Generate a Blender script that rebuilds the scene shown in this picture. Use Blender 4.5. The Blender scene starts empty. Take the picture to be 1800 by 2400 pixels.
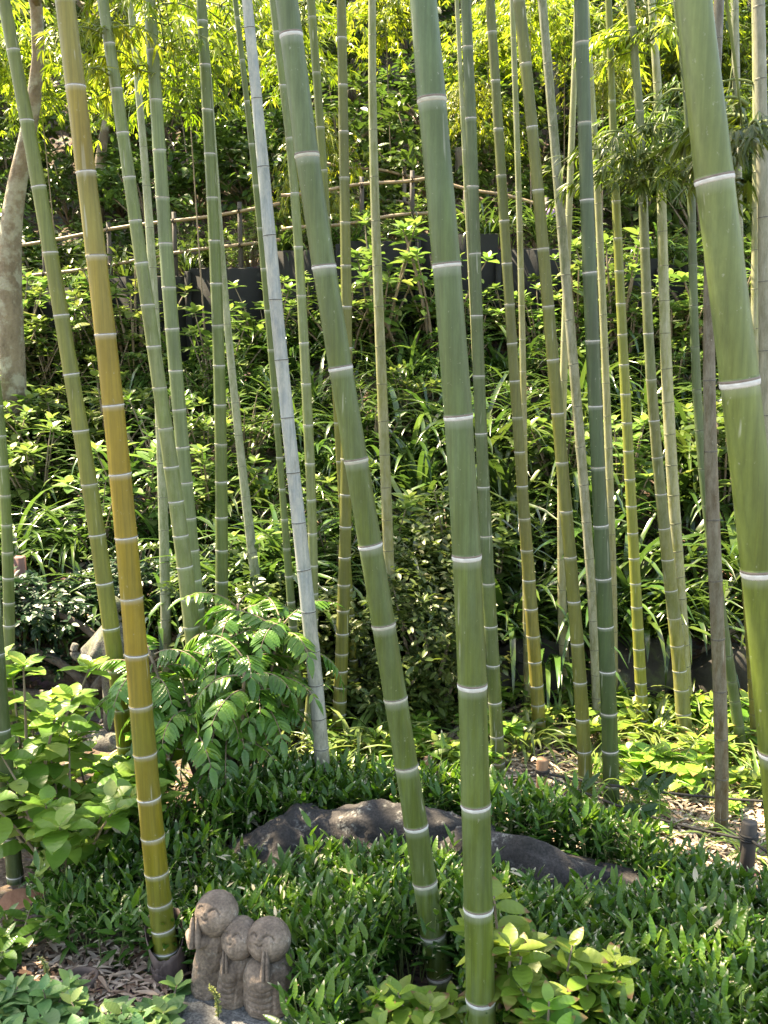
import bpy, math, random
import numpy as np
from mathutils import Vector, Matrix, noise as mnoise
R = math.radians
rng = np.random.default_rng(7)
random.seed(7)
SC = bpy.context.scene
COL = SC.collection

# ------------------------------------------------------------------ camera, world, sun, exposure
PITCH, FPX, CAMZ = 9.85, 2305.0, 2.0
cam_d = bpy.data.cameras.new('camera'); cam = bpy.data.objects.new('camera', cam_d); COL.objects.link(cam)
cam.location = (0, 0, CAMZ); cam.rotation_euler = (R(90 - PITCH), 0, 0)
cam_d.sensor_fit = 'VERTICAL'; cam_d.sensor_height = 36.0; cam_d.lens = 36.0 * FPX / 2400.0
cam_d.clip_end = 500; cam_d.clip_start = 0.05
cam_d.dof.use_dof = True; cam_d.dof.focus_distance = 4.6; cam_d.dof.aperture_fstop = 11
SC.camera = cam

SUN_AZ, SUN_EL = -58.0, 58.0          # azimuth from +Y (clockwise positive), elevation
TO_SUN = Vector((math.sin(R(SUN_AZ)) * math.cos(R(SUN_EL)), math.cos(R(SUN_AZ)) * math.cos(R(SUN_EL)), math.sin(R(SUN_EL))))
w = bpy.data.worlds.new("World"); SC.world = w; w.use_nodes = True
wn = w.node_tree
sky = wn.nodes.new('ShaderNodeTexSky'); sky.sky_type = 'NISHITA'; sky.sun_disc = False
sky.sun_elevation = R(SUN_EL); sky.sun_rotation = R(SUN_AZ % 360)
bg = wn.nodes['Background']; bg.inputs['Strength'].default_value = 0.14
wn.links.new(sky.outputs[0], bg.inputs['Color'])
sd = bpy.data.lights.new('sun', 'SUN'); sun = bpy.data.objects.new('sun', sd); COL.objects.link(sun)
sd.energy = 5.0; sd.angle = R(0.5); sd.color = (1.0, 0.95, 0.85)
sun.rotation_euler = TO_SUN.to_track_quat('Z', 'Y').to_euler(); sun.location = (-6, 8, 12)
SC.view_settings.view_transform = 'Standard'; SC.view_settings.look = 'None'
SC.view_settings.exposure = 2.8; SC.view_settings.gamma = 1.0
SC.view_settings.use_white_balance = True; SC.view_settings.white_balance_temperature = 8800; SC.view_settings.white_balance_tint = 10
cy = SC.cycles
cy.max_bounces = 6; cy.diffuse_bounces = 4; cy.glossy_bounces = 2; cy.transmission_bounces = 4
cy.use_denoising = True; cy.caustics_reflective = False; cy.caustics_refractive = False
cy.sample_clamp_indirect = 6.0

# ------------------------------------------------------------------ helpers
ct, st = math.cos(R(PITCH)), math.sin(R(PITCH))
def unproj(px, py, Y):
    a = (px - 900.0) / FPX; b = (1200.0 - py) / FPX
    d = np.array([a, ct + b * st, -st + b * ct])
    return np.array([0, 0, CAMZ]) + d * (Y / d[1])
def unproj_z(px, py, z):
    a = (px - 900.0) / FPX; b = (1200.0 - py) / FPX
    d = np.array([a, ct + b * st, -st + b * ct])
    return np.array([0, 0, CAMZ]) + d * ((z - CAMZ) / d[2])
def depth(p): return p[1] * ct + (CAMZ - p[2]) * st
def proj(p):
    d = depth(p); up = p[1] * st + (p[2] - CAMZ) * ct
    return 900 + FPX * p[0] / d, 1200 - FPX * up / d

def nrm(v):
    v = np.asarray(v, float); return v / np.maximum(np.linalg.norm(v, axis=-1, keepdims=True), 1e-9)

class MB:
    """collects vertices, polygons, material slots and two vertex attributes; build() links ONE mesh object"""
    def __init__(s): s.v = []; s.f = []; s.m = []; s.a = []; s.b = []; s.n = 0
    def add(s, v, f, mat=0, a=0.0, b=0.0):
        v = np.asarray(v, float).reshape(-1, 3); f = np.asarray(f, int)
        s.v.append(v); s.f.append(f + s.n); s.m.append(np.full(len(f), mat, int))
        s.a.append(np.broadcast_to(np.asarray(a, float), (len(v),)).copy()); s.b.append(np.broadcast_to(np.asarray(b, float), (len(v),)).copy())
        s.n += len(v)
    def mesh(s, name, smooth=True):
        me = bpy.data.meshes.new(name)
        V = np.concatenate(s.v); nf = sum(len(f) for f in s.f)
        loops = np.concatenate([f.ravel() for f in s.f]); tot = np.concatenate([np.full(len(f), f.shape[1], int) for f in s.f])
        me.vertices.add(len(V)); me.vertices.foreach_set('co', V.ravel().astype(np.float32))
        me.loops.add(len(loops)); me.loops.foreach_set('vertex_index', loops.astype(np.int32))
        me.polygons.add(nf); st_ = np.concatenate([[0], np.cumsum(tot)[:-1]])
        me.polygons.foreach_set('loop_start', st_.astype(np.int32)); me.polygons.foreach_set('loop_total', tot.astype(np.int32))
        me.polygons.foreach_set('material_index', np.concatenate(s.m).astype(np.int32))
        me.polygons.foreach_set('use_smooth', np.full(nf, smooth))
        for nm, arr in (('rnd', s.a), ('t', s.b)):
            at = me.attributes.new(nm, 'FLOAT', 'POINT'); at.data.foreach_set('value', np.concatenate(arr).astype(np.float32))
        me.update(calc_edges=True); me.validate()
        return me
    def build(s, name, mats, parent=None, smooth=True):
        me = s.mesh(name, smooth)
        for m in (mats if isinstance(mats, (list, tuple)) else [mats]): me.materials.append(m)
        return link(name, me, parent)
def link(name, data, parent=None):
    o = bpy.data.objects.new(name, data); COL.objects.link(o)
    if parent is not None: o.parent = parent
    return o
def tag(o, label=None, cat=None, group=None, kind=None):
    if label: o['label'] = label
    if cat: o['category'] = cat
    if group: o['group'] = group
    if kind: o['kind'] = kind
    return o
def empty(name, loc, label=None, cat=None, group=None, rz=0.0):
    o = bpy.data.objects.new(name, None); COL.objects.link(o); o.empty_display_size = 0.1
    o.location = tuple(float(c) for c in loc); o.rotation_euler.z = rz
    return tag(o, label, cat, group)
def copy_tree(o, parent=None):
    c = o.copy(); COL.objects.link(c)
    if parent is not None: c.parent = parent
    for ch in list(o.children): copy_tree(ch, c)
    return c

def tube(mb, P, r, seg=8, mat=0, a=0.0, b=None, cap=True):
    P = np.asarray(P, float); n = len(P); r = np.broadcast_to(np.asarray(r, float), (n,))
    T = nrm(np.gradient(P, axis=0)); ref = np.array([0, 0, 1.0]) if abs(T[0, 2]) < 0.9 else np.array([0, 1.0, 0])
    U = nrm(np.cross(T, ref)); W = np.cross(T, U)
    an = np.linspace(0, 2 * np.pi, seg, endpoint=False)
    V = P[:, None] + r[:, None, None] * (np.cos(an)[None, :, None] * U[:, None] + np.sin(an)[None, :, None] * W[:, None])
    i = np.arange(n - 1)[:, None] * seg; j = np.arange(seg)[None]; j2 = (j + 1) % seg
    F = np.stack([i + j, i + j2, i + seg + j2, i + seg + j], -1).reshape(-1, 4)
    bb = 0.0 if b is None else np.repeat(b, seg)
    k0 = mb.n
    mb.add(V, F, mat, a, bb)
    if cap:
        c = np.array([np.arange(seg)[::-1], (n - 1) * seg + np.arange(seg)])
        mb.v.append(np.zeros((0, 3))); mb.f.append(c + k0); mb.m.append(np.full(2, mat)); mb.a.append(np.zeros(0)); mb.b.append(np.zeros(0))

def box(mb, c, s, mat=0, bev=0.004, rz=0.0):
    x, y, z = np.array(s) / 2.0; b = min(bev, x * .4, y * .4, z * .4)
    V = []; 
    for (dx, dy, zz) in ((x - b, y - b, -z), (x, y, -z + b), (x, y, z - b), (x - b, y - b, z)):
        V += [(-dx, -dy, zz), (dx, -dy, zz), (dx, dy, zz), (-dx, dy, zz)]
    V = np.array(V); cr, sr = math.cos(rz), math.sin(rz)
    V = np.stack([V[:, 0] * cr - V[:, 1] * sr, V[:, 0] * sr + V[:, 1] * cr, V[:, 2]], 1) + np.array(c)
    F = [(3, 2, 1, 0), (12, 13, 14, 15)]
    for k in range(3):
        for j in range(4):
            F.append((4 * k + j, 4 * k + (j + 1) % 4, 4 * k + 4 + (j + 1) % 4, 4 * k + 4 + j))
    mb.add(V, F, mat)

def leaf_t(L=1.0, W=0.4, n=5, fold=0.25, curl=0.15, peak=0.42, tip=0.02, cols=3, wav=0.0):
    t = np.linspace(0, 1, n + 1)
    p = math.log(0.5) / math.log(peak)
    wd = W / 2 * np.sin(np.pi * t ** p) ** 0.8; wd[0] = W * 0.04; wd[-1] = tip * W
    V = []
    for k in range(n + 1):
        z = -curl * L * t[k] ** 2
        wv = wav * W * math.sin(k * 2.4)
        V += [(-wd[k], t[k] * L, z + fold * wd[k] + wv), (0, t[k] * L, z), (wd[k], t[k] * L, z + fold * wd[k] - wv)]
    F = []
    for k in range(n):
        for c in range(2):
            q = k * 3 + c; F.append((q, q + 1, q + 4, q + 3))
    return np.array(V), np.array(F), np.repeat(t, 3)
def put_leaves(mb, T, pos, d, up, size, mat=0, rnd=None):
    """instances template T at pos with length axis d, normal near up, uniform size"""
    V, F, tt = T; pos = np.asarray(pos, float).reshape(-1, 3); N = len(pos)
    if N == 0: return
    d = nrm(np.broadcast_to(d, (N, 3))); up = np.broadcast_to(up, (N, 3))
    X = np.cross(d, up); bad = np.linalg.norm(X, axis=1) < 1e-3; X[bad] = (1, 0, 0); X = nrm(X); Z = np.cross(X, d)
    size = np.broadcast_to(np.asarray(size, float), (N,))
    M = np.stack([X, d, Z], 2) * size[:, None, None]
    VV = np.einsum('nij,kj->nki', M, V) + pos[:, None]
    FF = F[None] + (np.arange(N) * len(V))[:, None, None]
    rnd = rng.random(N) if rnd is None else np.broadcast_to(rnd, (N,))
    mb.add(VV.reshape(-1, 3), FF.reshape(-1, F.shape[1]), mat, np.repeat(rnd, len(V)), np.tile(tt, N))
def rdir(n, zlo=-1, zhi=1):
    z = rng.uniform(zlo, zhi, n); a = rng.uniform(0, 2 * np.pi, n); s = np.sqrt(1 - z * z)
    return np.stack([s * np.cos(a), s * np.sin(a), z], 1)

# ------------------------------------------------------------------ materials
def newmat(name):
    m = bpy.data.materials.new(name); m.use_nodes = True
    nt = m.node_tree; p = nt.nodes['Principled BSDF']; return m, nt, p
def nd(nt, typ, **kw):
    n = nt.nodes.new(typ)
    for k, v in kw.items():
        if k.startswith('i_'): n.inputs[k[2:].replace('_', ' ')].default_value = v
        else: setattr(n, k, v)
    return n
def ramp(nt, stops, fac=None):
    n = nt.nodes.new('ShaderNodeValToRGB'); e = n.color_ramp.elements
    while len(e) < len(stops): e.new(0.5)
    for el, (p, c) in zip(e, stops): el.position = p; el.color = (c[0], c[1], c[2], 1)
    if fac is not None: nt.links.new(fac, n.inputs[0])
    return n
def mixc(nt, fac, a, b, mode='MIX'):
    n = nt.nodes.new('ShaderNodeMix'); n.data_type = 'RGBA'; n.blend_type = mode
    for sock, v in ((n.inputs[0], fac), (n.inputs[6], a), (n.inputs[7], b)):
        if hasattr(v, 'is_linked'): nt.links.new(v, sock)
        elif isinstance(v, (int, float)): sock.default_value = v
        else: sock.default_value = (v[0], v[1], v[2], 1)
    return n.outputs[2]
def math_n(nt, op, a, b=None):
    n = nt.nodes.new('ShaderNodeMath'); n.operation = op
    for i, v in enumerate((a, b)):
        if v is None: continue
        if hasattr(v, 'is_linked'): nt.links.new(v, n.inputs[i])
        else: n.inputs[i].default_value = v
    return n.outputs[0]
def coords(nt, scale=(1, 1, 1), kind='Object'):
    tc = nt.nodes.new('ShaderNodeTexCoord'); mp = nt.nodes.new('ShaderNodeMapping'); mp.inputs['Scale'].default_value = scale
    nt.links.new(tc.outputs[kind], mp.inputs[0]); return mp.outputs[0]
def noise_n(nt, vec, scale, detail=4, rough=0.6):
    n = nd(nt, 'ShaderNodeTexNoise'); n.inputs['Scale'].default_value = scale; n.inputs['Detail'].default_value = detail; n.inputs['Roughness'].default_value = rough
    if vec is not None: nt.links.new(vec, n.inputs['Vector'])
    return n.outputs['Fac']

def leaf_mat(name, cols, rough=0.4, transl=0.35, tcol=None, spec=0.42, vein=0.1, tip=None):
    """leaf colour by per-leaf random value and by plant, midrib lighter at leaf scale, light passing through"""
    m, nt, p = newmat(name); L = nt.links
    at = nd(nt, 'ShaderNodeAttribute', attribute_name='rnd'); oi = nt.nodes.new('ShaderNodeObjectInfo')
    k = len(cols)
    rp = ramp(nt, [(i / max(k - 1, 1), c) for i, c in enumerate(cols)], at.outputs['Fac'])
    nz = noise_n(nt, coords(nt), 38, 3)
    c = mixc(nt, math_n(nt, 'MULTIPLY', nz, 0.35), rp.outputs[0], tuple(x * 0.55 for x in cols[0]))
    tz = nd(nt, 'ShaderNodeAttribute', attribute_name='t').outputs['Fac']
    mid_ = ramp(nt, [(0.0, (1.25, 1.25, 1.1)), (0.25, (1, 1, 1)), (0.8, (.92, .94, .9))], tz); c = mixc(nt, 1.0, c, mid_.outputs[0], 'MULTIPLY')
    if tip:
        tf = math_n(nt, 'MULTIPLY', ramp(nt, [(0.80, (0, 0, 0)), (0.90, (1, 1, 1))], tz).outputs[0], ramp(nt, [(0.5, (0, 0, 0)), (0.56, (1, 1, 1))], math_n(nt, 'FRACT', math_n(nt, 'MULTIPLY', at.outputs['Fac'], 37.0))).outputs[0])
        c = mixc(nt, tf, c, tip)
    hs = nt.nodes.new('ShaderNodeHueSaturation'); L.new(c, hs.inputs['Color'])
    v = math_n(nt, 'MULTIPLY', oi.outputs['Random'], 0.5); L.new(math_n(nt, 'ADD', v, 0.75), hs.inputs['Value'])
    h = math_n(nt, 'MULTIPLY', oi.outputs['Random'], 0.03); L.new(math_n(nt, 'ADD', h, 0.485), hs.inputs['Hue'])
    L.new(hs.outputs[0], p.inputs['Base Color']); p.inputs['Roughness'].default_value = rough
    p.inputs['Specular IOR Level'].default_value = spec
    if vein > 0:
        ta = nd(nt, 'ShaderNodeAttribute', attribute_name='t')
        wv = math_n(nt, 'SINE', math_n(nt, 'MULTIPLY', ta.outputs['Fac'], 44.0))
        bp = nt.nodes.new('ShaderNodeBump'); bp.inputs['Strength'].default_value = vein; bp.inputs['Distance'].default_value = 0.004
        L.new(math_n(nt, 'ADD', wv, nz), bp.inputs['Height']); L.new(bp.outputs[0], p.inputs['Normal'])
    tr = nt.nodes.new('ShaderNodeBsdfTranslucent'); mx = nt.nodes.new('ShaderNodeMixShader'); mx.inputs[0].default_value = transl
    tc = mixc(nt, 1.0, hs.outputs[0], tcol or (1.6, 1.65, 1.2), 'MULTIPLY')
    L.new(tc, tr.inputs['Color']); L.new(p.outputs[0], mx.inputs[1]); L.new(tr.outputs[0], mx.inputs[2])
    L.new(mx.outputs[0], nt.nodes['Material Output'].inputs['Surface'])
    return m

def rock_mat(name, dark, light, lichen=(0.42, 0.43, 0.38), lich=0.5, sc=6.0, bump=0.6, moss=None, speck=0.0):
    m, nt, p = newmat(name); L = nt.links; v = coords(nt)
    n1 = noise_n(nt, v, sc, 8, 0.65); n2 = noise_n(nt, v, sc * 9, 5, 0.7); n3 = noise_n(nt, v, sc * 2.3, 3, 0.5)
    c = ramp(nt, [(0.3, dark), (0.72, light)], n1).outputs[0]
    c = mixc(nt, math_n(nt, 'MULTIPLY', n2, 0.55), c, tuple(x * 0.45 for x in dark))
    lr = ramp(nt, [(0.62 - 0.1 * lich, (0, 0, 0)), (0.68 - 0.06 * lich, (1, 1, 1))], n3)
    sp = ramp(nt, [(0.45, (0, 0, 0)), (0.6, (1, 1, 1))], noise_n(nt, v, sc * 14, 3))
    f = mixc(nt, 1.0, lr.outputs[0], sp.outputs[0], 'MULTIPLY')
    c = mixc(nt, math_n(nt, 'MULTIPLY', f, lich), c, lichen)
    if moss:
        mr = ramp(nt, [(0.5, (0, 0, 0)), (0.62, (1, 1, 1))], noise_n(nt, v, sc * 1.3, 6))
        c = mixc(nt, math_n(nt, 'MULTIPLY', mr.outputs[0], 0.7), c, moss)
    if speck:
        s1 = ramp(nt, [(0.36, (0.38, 0.36, 0.34)), (0.5, (1, 1, 1)), (0.64, (1.75, 1.7, 1.6))], noise_n(nt, v, 130, 3, 0.6)).outputs[0]
        c = mixc(nt, speck, c, mixc(nt, 1.0, c, s1, 'MULTIPLY'))
        st_ = ramp(nt, [(0.42, (.55, .53, .52)), (0.6, (1, 1, 1))], noise_n(nt, v, 14, 5, 0.65)).outputs[0]; c = mixc(nt, .8, c, mixc(nt, 1.0, c, st_, 'MULTIPLY'))
    L.new(c, p.inputs['Base Color']); p.inputs['Roughness'].default_value = 0.9
    b = nt.nodes.new('ShaderNodeBump'); b.inputs['Strength'].default_value = bump; b.inputs['Distance'].default_value = 0.01
    L.new(math_n(nt, 'ADD', n1, math_n(nt, 'MULTIPLY', n2, 0.5)), b.inputs['Height']); L.new(b.outputs[0], p.inputs['Normal'])
    return m

def culm_mat(name, lo, mid, hi, mottle=0.0, wax=0.5, bloom=0.2, rough=0.38):
    """bamboo skin: colour along the culm (attribute t), fine lengthwise streaks, white wax below each node (attribute rnd), old blotches"""
    m, nt, p = newmat(name); L = nt.links
    ta = nd(nt, 'ShaderNodeAttribute', attribute_name='t'); wa = nd(nt, 'ShaderNodeAttribute', attribute_name='rnd')
    nz = noise_n(nt, coords(nt, (1, 1, 0.6)), 2.6, 3)
    f = math_n(nt, 'ADD', ta.outputs['Fac'], math_n(nt, 'MULTIPLY', math_n(nt, 'SUBTRACT', nz, 0.5), 0.35))
    c = ramp(nt, [(0.05, lo), (0.42, mid), (0.85, hi)], f).outputs[0]
    s1 = noise_n(nt, coords(nt, (90, 90, 1.6)), 1.0, 4, 0.7)
    sr = ramp(nt, [(0.3, (0.5, 0.52, 0.42)), (0.7, (1.42, 1.36, 1.3))], s1)
    c = mixc(nt, 0.75, c, mixc(nt, 1.0, c, sr.outputs[0], 'MULTIPLY'))
    # pale bloom rubbed off in long patches
    s2 = noise_n(nt, coords(nt, (26, 26, 2.6)), 1.0, 7, 0.75)
    br = ramp(nt, [(0.42, (0, 0, 0)), (0.72, (1, 1, 1))], s2)
    bcol = (0.16, 0.215, 0.145)
    c = mixc(nt, math_n(nt, 'MULTIPLY', br.outputs[0], bloom), c, bcol)
    # scratches
    sc_ = ramp(nt, [(0.70, (0, 0, 0)), (0.74, (1, 1, 1))], noise_n(nt, coords(nt, (60, 60, 5)), 1.0, 2, 0.4))
    c = mixc(nt, math_n(nt, 'MULTIPLY', sc_.outputs[0], 0.45), c, (0.36, 0.37, 0.31))
    al = ramp(nt, [(0.42, (0, 0, 0)), (0.66, (1, 1, 1))], noise_n(nt, coords(nt, (5, 5, 1.7)), 1.7, 7, 0.75))
    c = mixc(nt, math_n(nt, 'MULTIPLY', al.outputs[0], 0.5), c, tuple(x * 0.42 for x in mid))
    fl = ramp(nt, [(0.66, (0, 0, 0)), (0.70, (1, 1, 1))], noise_n(nt, coords(nt, (1, 1, .7)), 75, 4, 0.7))
    c = mixc(nt, math_n(nt, 'MULTIPLY', fl.outputs[0], 0.4), c, (0.30, 0.31, 0.26))
    if mottle > 0:
        mr = ramp(nt, [(0.40, (0, 0, 0)), (0.62, (1, 1, 1))], noise_n(nt, coords(nt, (1, 1, 0.35)), 26, 8, 0.8))
        c = mixc(nt, math_n(nt, 'MULTIPLY', mr.outputs[0], mottle), c, (0.40, 0.39, 0.33))
        dr = ramp(nt, [(0.60, (0, 0, 0)), (0.70, (1, 1, 1))], noise_n(nt, coords(nt, (1, 1, 0.3)), 13, 7, 0.75))
        c = mixc(nt, math_n(nt, 'MULTIPLY', dr.outputs[0], mottle * 0.7), c, (0.10, 0.10, 0.07))
    wz = noise_n(nt, coords(nt, (50, 50, 14)), 1.0, 4, 0.7)
    wf = math_n(nt, 'MULTIPLY', math_n(nt, 'MULTIPLY', wa.outputs['Fac'], math_n(nt, 'ADD', wz, 0.35)), wax)
    c = mixc(nt, wf, c, (0.62, 0.64, 0.64))
    L.new(c, p.inputs['Base Color'])
    rr = ramp(nt, [(0.3, (rough,) * 3), (0.75, (rough + 0.28,) * 3)], s2); L.new(rr.outputs[0], p.inputs['Roughness'])
    p.inputs['Specular IOR Level'].default_value = 0.4
    b = nt.nodes.new('ShaderNodeBump'); b.inputs['Strength'].default_value = 0.25; b.inputs['Distance'].default_value = 0.0012
    L.new(s1, b.inputs['Height']); L.new(b.outputs[0], p.inputs['Normal'])
    return m

def wood_mat(name, a, b, sc=1.0, stretch=(30, 30, 2), rough=0.8):
    m, nt, p = newmat(name); v = coords(nt, stretch)
    n1 = noise_n(nt, v, sc, 6, 0.7); n2 = noise_n(nt, coords(nt), 7 * sc, 5, 0.7)
    c = ramp(nt, [(0.3, a), (0.7, b)], n1).outputs[0]
    c = mixc(nt, math_n(nt, 'MULTIPLY', n2, 0.6), c, tuple(x * 0.5 for x in a))
    nt.links.new(c, p.inputs['Base Color']); p.inputs['Roughness'].default_value = rough
    bm = nt.nodes.new('ShaderNodeBump'); bm.inputs['Strength'].default_value = 0.5; bm.inputs['Distance'].default_value = 0.006
    nt.links.new(math_n(nt, 'ADD', n1, n2), bm.inputs['Height']); nt.links.new(bm.outputs[0], p.inputs['Normal'])
    return m
def bark_mat(name, a, b, lich=(0.34, 0.35, 0.29), amt=0.5):
    m, nt, p = newmat(name)
    n1 = noise_n(nt, coords(nt, (6, 6, 2)), 1.5, 8, 0.7); n2 = noise_n(nt, coords(nt), 9, 4, 0.6); n3 = noise_n(nt, coords(nt), 40, 4, 0.7)
    c = ramp(nt, [(0.3, a), (0.7, b)], n1).outputs[0]
    lr = ramp(nt, [(0.48, (0, 0, 0)), (0.6, (1, 1, 1))], n2)
    c = mixc(nt, math_n(nt, 'MULTIPLY', lr.outputs[0], amt), c, lich)
    c = mixc(nt, math_n(nt, 'MULTIPLY', n3, 0.5), c, tuple(x * 0.4 for x in a))
    nt.links.new(c, p.inputs['Base Color']); p.inputs['Roughness'].default_value = 0.9
    bm = nt.nodes.new('ShaderNodeBump'); bm.inputs['Strength'].default_value = 0.8; bm.inputs['Distance'].default_value = 0.02
    nt.links.new(math_n(nt, 'ADD', n1, n3), bm.inputs['Height']); nt.links.new(bm.outputs[0], p.inputs['Normal'])
    return m

M = {}
M['hyd'] = leaf_mat('hydrangea leaf', [(0.06, 0.115, 0.028), (0.10, 0.17, 0.042), (0.15, 0.22, 0.056), (0.25, 0.29, 0.09)], 0.34, 0.33)
M['hyd_near'] = leaf_mat('near hydrangea leaf', [(0.07, 0.16, 0.025), (0.11, 0.225, 0.032), (0.18, 0.29, 0.05), (0.36, 0.40, 0.12)], 0.36, 0.35)
M['lime'] = leaf_mat('yellow green leaf', [(0.075, 0.16, 0.022), (0.14, 0.27, 0.035), (0.19, 0.31, 0.045), (0.22, 0.30, 0.055), (0.27, 0.33, 0.07)], 0.4, 0.35, tip=(.2, .12, .05))
M['strap'] = leaf_mat('strap leaf', [(0.03, 0.065, 0.015), (0.052, 0.1, 0.022), (0.09, 0.14, 0.032)], 0.24, 0.28, spec=0.6, vein=0.0)
M['pale_strap'] = leaf_mat('pale strap leaf', [(0.08, 0.15, 0.035), (0.14, 0.2, 0.05), (0.2, 0.25, 0.08)], 0.35, 0.35, vein=0.0)
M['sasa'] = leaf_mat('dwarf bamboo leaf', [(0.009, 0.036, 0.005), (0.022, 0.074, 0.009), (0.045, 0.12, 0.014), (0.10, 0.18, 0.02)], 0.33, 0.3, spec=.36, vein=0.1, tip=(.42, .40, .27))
M['sasa_dry'] = leaf_mat('dry dwarf bamboo leaf', [(0.34, 0.30, 0.2), (0.5, 0.46, 0.34)], 0.7, 0.2, tcol=(1.1, 1.0, .8), vein=0.0)
M['dark'] = leaf_mat('dark evergreen leaf', [(0.010, 0.03, 0.012), (0.017, 0.047, 0.018), (0.027, 0.066, 0.026)], 0.36, 0.15, spec=0.4)
M['azalea'] = leaf_mat('azalea leaf', [(0.04, 0.075, 0.018), (0.065, 0.11, 0.025), (0.10, 0.14, 0.03), (0.12, 0.11, 0.04)], 0.40, 0.3)
M['mahonia'] = leaf_mat('mahonia leaflet', [(0.035, 0.10, 0.016), (0.06, 0.16, 0.024), (0.10, 0.215, 0.034), (0.19, 0.29, 0.05)], 0.28, 0.3)
M['upper'] = leaf_mat('slope shrub leaf', [(0.03, 0.06, 0.014), (0.05, 0.092, 0.02), (0.08, 0.135, 0.028), (0.12, 0.17, 0.035)], 0.34, 0.3)
M['tree'] = leaf_mat('tree leaf', [(0.03, 0.06, 0.012), (0.052, 0.095, 0.018), (0.085, 0.13, 0.024)], 0.38, 0.35)
M['bamboo_leaf'] = leaf_mat('bamboo leaf', [(0.10, 0.15, 0.014), (0.15, 0.205, 0.018), (0.21, 0.26, 0.03), (0.32, 0.33, 0.055)], 0.36, 0.5, tcol=(1.95, 1.95, 1.4), vein=0.0)
M['bamboo_mid'] = leaf_mat('mid green bamboo leaf', [(0.07, 0.13, 0.014), (0.10, 0.165, 0.018), (0.14, 0.2, 0.026), (0.2, 0.24, 0.04)], 0.38, 0.45, tcol=(1.8, 1.8, .9), vein=0.0)
M['branch_leaf'] = leaf_mat('green bamboo leaf', [(0.05, 0.085, 0.012), (0.075, 0.12, 0.016), (0.11, 0.155, 0.02)], 0.4, 0.42, vein=0.0)
M['litter'] = leaf_mat('fallen bamboo leaf', [(0.20, 0.13, 0.095), (0.37, 0.28, 0.21), (0.48, 0.385, 0.30), (0.6, 0.51, 0.42)], 0.75, 0.1, tcol=(1, 0.9, 0.8), vein=0.0, spec=0.25)
M['litter_dark'] = leaf_mat('brown fallen leaf', [(0.05, 0.03, 0.02), (0.11, 0.065, 0.04), (0.2, 0.13, 0.085)], 0.8, 0.1, tcol=(1, 0.9, 0.8), vein=0.0, spec=0.2)
M['fern_dry'] = leaf_mat('dried fern', [(0.36, 0.25, 0.15), (0.5, 0.4, 0.28)], 0.7, 0.25, tcol=(1.1, .95, .7), vein=0.0)
M['stem'] = wood_mat('shrub stem', (0.13, 0.095, 0.06), (0.27, 0.21, 0.14))
M['green_stem'] = wood_mat('green stem', (0.08, 0.12, 0.03), (0.16, 0.2, 0.06))
M['bark'] = bark_mat('pale bark', (0.10, 0.075, 0.045), (0.30, 0.24, 0.16), lich=(0.36, 0.35, 0.26), amt=.8)
M['bark_dark'] = bark_mat('dark bark', (0.06, 0.045, 0.035), (0.14, 0.11, 0.085), amt=0.25)
M['rock'] = rock_mat('dark rock', (0.017, 0.015, 0.014), (0.062, 0.053, 0.050), lichen=(.3, .3, .27), lich=0.5, sc=5, bump=1.0, speck=.7)
M['boulder'] = rock_mat('mossy boulder', (0.010, 0.009, 0.0075), (0.045, 0.038, 0.028), lichen=(.2, .2, .16), lich=0.3, sc=5, moss=(0.05, 0.065, 0.02))
M['statue'] = rock_mat('statue stone', (0.15, 0.112, 0.086), (0.29, 0.222, 0.172), lichen=(0.42, 0.43, 0.38), lich=0.25, sc=9, bump=0.8, speck=.38)
M['lantern'] = rock_mat('lantern granite', (0.075, 0.072, 0.062), (0.165, 0.16, 0.14), lich=0.3, sc=9, bump=0.7, moss=(0.13, 0.15, 0.08), speck=.7)
M['slab'] = rock_mat('grey slab', (0.10, 0.105, 0.105), (0.235, 0.24, 0.235), lich=0.3, sc=7, bump=0.8, speck=.8)
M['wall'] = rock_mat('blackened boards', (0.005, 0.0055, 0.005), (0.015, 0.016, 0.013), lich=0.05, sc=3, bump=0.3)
M['pole'] = wood_mat('dry bamboo pole', (0.17, 0.115, 0.06), (0.33, 0.24, 0.145), stretch=(4, 30, 30), rough=0.5)
M['post'] = wood_mat('grey post', (0.10, 0.085, 0.07), (0.24, 0.2, 0.16))
M['stake'] = wood_mat('orange wood stake', (0.2, 0.11, 0.06), (0.36, 0.22, 0.13))
M['darkpost'] = wood_mat('dark wood stake', (0.035, 0.03, 0.026), (0.09, 0.075, 0.06))
M['redpost'] = wood_mat('red brown post', (0.16, 0.075, 0.06), (0.27, 0.15, 0.12))
M['rope'] = wood_mat('black rope', (0.012, 0.011, 0.01), (0.04, 0.036, 0.03))
M['sheath'] = wood_mat('culm sheath', (0.03, 0.018, 0.016), (0.16, 0.11, 0.098), stretch=(30, 30, 7))
M['clay'] = wood_mat('weathered clay', (0.09, 0.06, 0.05), (0.2, 0.145, 0.12), stretch=(10, 10, 10))
M['petal'] = leaf_mat('hydrangea petal', [(0.42, 0.3, 0.52), (0.55, 0.42, 0.62)], 0.6, 0.3, tcol=(1, 1, 1), vein=0.0)
M['flower'] = leaf_mat('seed spike', [(0.2, 0.22, 0.07), (0.38, 0.36, 0.12)], 0.6, 0.3, tcol=(1, 1, .8), vein=0.0)

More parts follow.
